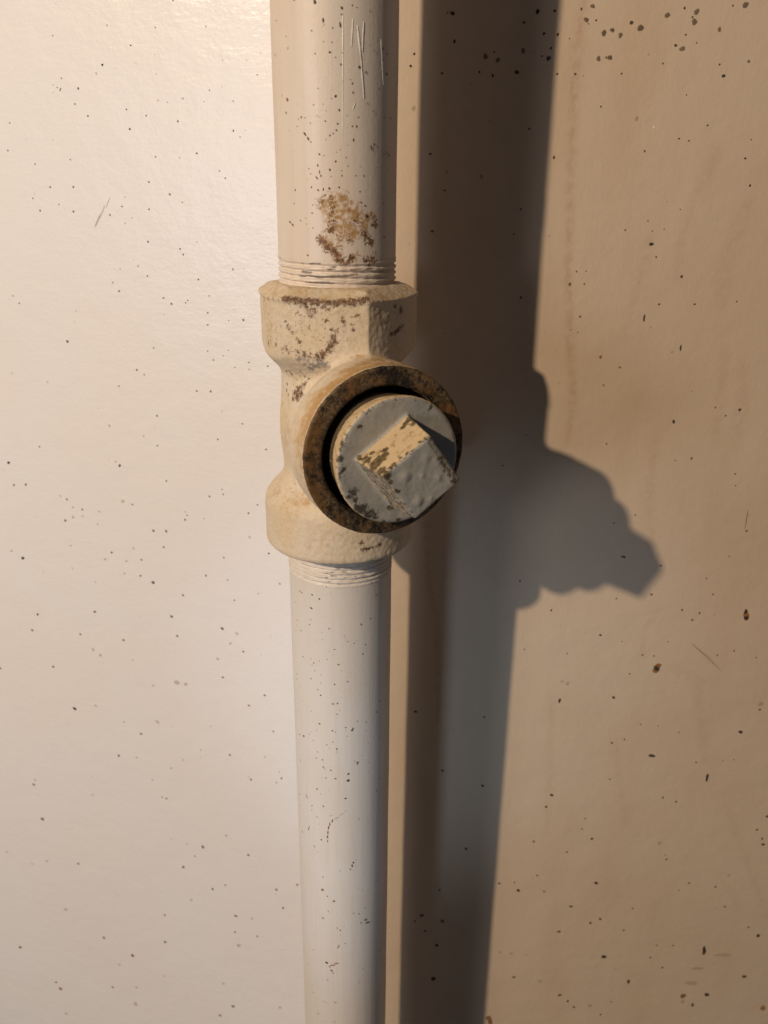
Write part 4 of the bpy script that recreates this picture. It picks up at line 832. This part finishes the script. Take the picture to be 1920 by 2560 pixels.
PLUG_BROWN = [(14.7,-50.9,3.8,2.3,0.95),(13.3,-51.8,2.6,2.0,0.95),(11.5,-48.4,2.9,1.4,0.95),(15.9,-48.2,5.6,1.3,0.95),(15.7,-50.2,4.8,1.6,0.95),(15.1,-55.1,2.3,1.8,0.95),(10.6,-47.3,2.9,1.1,0.95),(9.4,-46.1,2.6,1.0,0.95),(12.5,-46.7,4.2,1.0,0.95),(22.1,-41.7,12.0,1.8,0.9),(22.7,-44.1,11.5,1.2,0.9),(20.2,-43.3,10.3,1.1,0.9),(20.8,-42.5,11.0,1.2,0.9),(16.6,-57.3,1.4,1.6,0.85),(17.0,-56.5,-0.3,1.3,0.85),(16.3,-56.8,2.4,1.2,0.85),(17.4,-44.1,-10.2,1.3,0.85),(19.2,-50.1,-7.9,1.4,0.85),(22.4,-51.6,-10.5,1.3,0.85),(17.1,-41.3,-12.5,1.2,0.85),(18.4,-51.3,-5.9,1.0,0.85),(19.0,-56.1,-2.7,1.2,0.85),(20.7,-50.7,-9.1,1.2,0.85),(30.1,-51.0,3.3,1.0,0.75),(31.0,-50.6,1.8,1.2,0.75),(32.2,-50.1,-0.2,1.2,0.75),(33.4,-49.5,-1.7,1.2,0.75),(29.2,-51.5,4.6,0.9,0.75),(26.0,-51.7,10.3,0.8,0.72),(24.4,-52.4,9.1,0.8,0.72),(21.5,-54.0,6.7,0.9,0.72),(19.9,-54.2,5.6,0.9,0.72),(18.3,-54.9,4.3,0.9,0.72)]
PLUG_SOOT = [(5.0,-46.7,6.4,1.3,0.9),(4.5,-47.1,2.6,1.6,0.9),(7.6,-45.7,-7.0,1.7,0.9),(6.8,-46.1,-8.1,1.3,0.9),(7.9,-45.5,-8.9,1.1,0.9),(10.2,-44.6,-12.0,2.3,0.9),(11.9,-43.7,-13.4,2.0,0.9),(8.5,-45.3,-11.0,1.3,0.9),(13.3,-42.9,-14.5,1.3,0.9),(9.0,-45.1,-11.2,1.6,0.9),(27.1,-36.3,13.6,1.0,0.9),(23.4,-29.0,-20.3,1.2,0.9),(25.2,-28.0,-20.1,1.0,0.9),(9.3,-44.8,10.6,1.1,0.9),(16.8,-57.2,1.7,1.2,0.9),(17.6,-55.8,3.5,0.9,0.9),(31.1,59.3,-51.2,0.9,0.9),(36.9,59.3,-44.1,0.8,0.9),(4.7,-47.1,-0.6,1.2,0.9),(15.6,-41.5,-16.6,1.1,0.9),(19.4,-40.0,-16.5,1.0,0.9)]
PLUG_BLISTERS = [(-4.87,1.08,1.4,0.45),(-1.21,-5.97,1.2,0.4),(0.66,5.29,1.0,0.4),(4.24,-0.49,1.0,0.4),(-0.38,0.67,0.6,0.35),(2.27,-5.68,0.5,0.25)]
UP_RUST = [(0.1,-16.8,62.8,2.8,0.95),(2.8,-16.6,63.8,2.3,0.95),(-0.0,-16.8,59.0,2.6,0.95),(4.1,-16.3,57.7,3.2,0.95),(6.8,-15.3,60.3,3.0,0.95),(8.8,-14.3,56.7,2.6,0.95),(2.1,-16.6,60.9,2.6,0.95),(-2.0,-16.6,61.9,2.0,0.95),(-2.2,-16.6,53.7,2.0,0.95),(-0.1,-16.7,52.4,2.2,0.95),(4.4,-16.2,61.6,2.4,0.95),(5.4,-15.9,55.1,2.6,0.95),(8.8,-14.3,58.7,2.2,0.95),(10.4,-13.1,59.6,1.6,0.95),(0.7,-16.7,57.0,2.2,0.95),(2.7,-16.5,55.1,2.0,0.95),(-1.7,-16.7,62.8,1.8,0.95),(1.3,-16.7,49.8,1.8,0.95),(6.1,-15.6,49.1,1.6,0.95),(10.5,-13.0,49.0,1.8,0.95)]
UP_DARK = [(-2.9,-16.4,53.7,1.3,0.95),(-2.2,-16.6,52.7,1.3,0.95),(-1.5,-16.6,51.8,1.3,0.95),(-0.5,-16.7,51.8,1.3,0.95),(0.6,-16.7,50.8,1.3,0.95),(1.4,-16.7,49.8,1.3,0.95),(1.9,-16.6,48.8,1.3,0.95),(3.0,-16.6,48.2,1.3,0.95),(4.0,-16.4,48.1,1.3,0.95),(5.0,-16.0,49.1,1.3,0.95),(8.8,-14.2,48.2,1.3,0.95),(10.8,-12.8,48.8,1.3,0.95),(10.1,-13.4,48.0,1.3,0.95),(9.4,-13.8,53.7,1.3,0.95),(10.3,-13.2,53.0,1.3,0.95),(8.3,-14.6,55.4,1.3,0.95),(11.3,-12.4,57.6,1.3,0.95),(-0.4,-16.7,56.1,1.3,0.95),(0.3,-16.7,57.7,1.3,0.95),(0.1,-16.8,63.5,1.3,0.6),(-1.6,-16.7,63.8,1.3,0.6),(2.0,-16.6,54.1,1.3,0.6),(-2.7,-16.5,62.8,1.3,0.6),(8.8,-14.3,60.0,1.3,0.6),(0.7,-16.8,62.2,1.3,0.6),(0.0,-16.8,60.3,1.3,0.6),(6.4,-15.5,58.4,1.3,0.6),(-3.4,-16.4,63.1,1.3,0.6),(2.3,-16.6,52.1,1.3,0.6),(4.7,-16.1,53.5,1.3,0.6)]
UP_GRIME = [(-6.0,-15.5,44.3,1.7,1.1),(-5.3,-15.6,44.2,1.7,1.1),(-4.2,-15.7,44.1,1.7,1.1),(-3.1,-15.8,44.0,1.7,1.1),(-2.0,-16.1,44.1,1.7,1.1),(-0.9,-16.5,44.1,1.7,1.1),(0.1,-16.7,44.3,1.7,1.1),(1.2,-16.8,44.3,1.7,1.1),(2.2,-16.6,44.4,1.7,1.1),(3.3,-16.4,44.4,1.7,1.1),(4.3,-16.2,44.5,1.7,1.1),(-6.3,-15.0,42.5,1.7,1.1),(-5.3,-15.4,42.5,1.7,1.1),(-4.2,-15.7,42.5,1.7,1.1),(-3.1,-16.0,42.5,1.7,1.1),(-2.0,-16.5,42.6,1.7,1.1),(-0.9,-16.7,42.6,1.7,1.1),(-7.5,-14.7,45.2,1.7,1.1),(-6.7,-15.0,45.1,1.7,1.1),(-8.3,-14.2,44.1,1.7,1.1),(5.4,-16.0,46.0,1.5,0.8),(6.7,-15.4,46.1,1.5,0.8),(8.1,-14.8,46.2,1.5,0.8),(9.5,-13.9,46.2,1.5,0.8),(10.5,-13.0,46.2,1.5,0.8),(0.5,-16.5,46.8,1.5,0.8),(-0.2,-16.8,46.1,1.5,0.8),(-3.7,-16.3,47.5,1.5,0.8),(-5.2,-15.9,47.5,1.5,0.8),(6.0,-15.7,44.8,1.5,0.8)]
LOW_GRIME = [(-0.2,-16.4,-42.1,1.6,0.62),(0.6,-16.8,-42.5,1.6,0.62),(-1.3,-16.5,-43.8,1.6,0.62),(-2.4,-16.6,-44.2,1.6,0.62),(1.2,-16.7,-49.4,1.6,0.62),(3.9,-16.4,-44.2,1.6,0.62),(5.7,-15.5,-45.4,1.6,0.62),(-2.8,-16.5,-45.7,1.6,0.62),(-2.1,-16.6,-47.0,1.6,0.62),(-0.6,-16.2,-45.1,1.6,0.62),(2.4,-16.3,-43.8,1.6,0.62),(1.3,-16.5,-47.8,1.6,0.62),(7.5,-14.9,-43.1,1.6,0.62),(9.7,-13.8,-42.9,1.6,0.62),(11.1,-12.2,-45.5,1.6,0.62),(3.1,-16.5,-45.5,1.6,0.62),(6.0,-15.0,-46.8,1.6,0.62),(7.9,-14.9,-45.5,1.6,0.62)]


build_wall("wall_left", True)
build_wall("wall_right", False)
upper, zb = build_pipe("upper length of cream painted pipe, rust stained just above the tee's hexagonal collar", M_PIPE,
                       320.0, 36.0, 48.2, 37.0, 1.62, UP_RUST, UP_DARK, UP_GRIME)
build_scratches(upper, zb)
build_pipe("lower length of off-white painted pipe running down from the tee's round collar", M_PIPE_LOW,
           -560.0, -36.0, -49.0, -36.0, 1.55, (), (), LOW_GRIME)
build_tee()
build_plug()
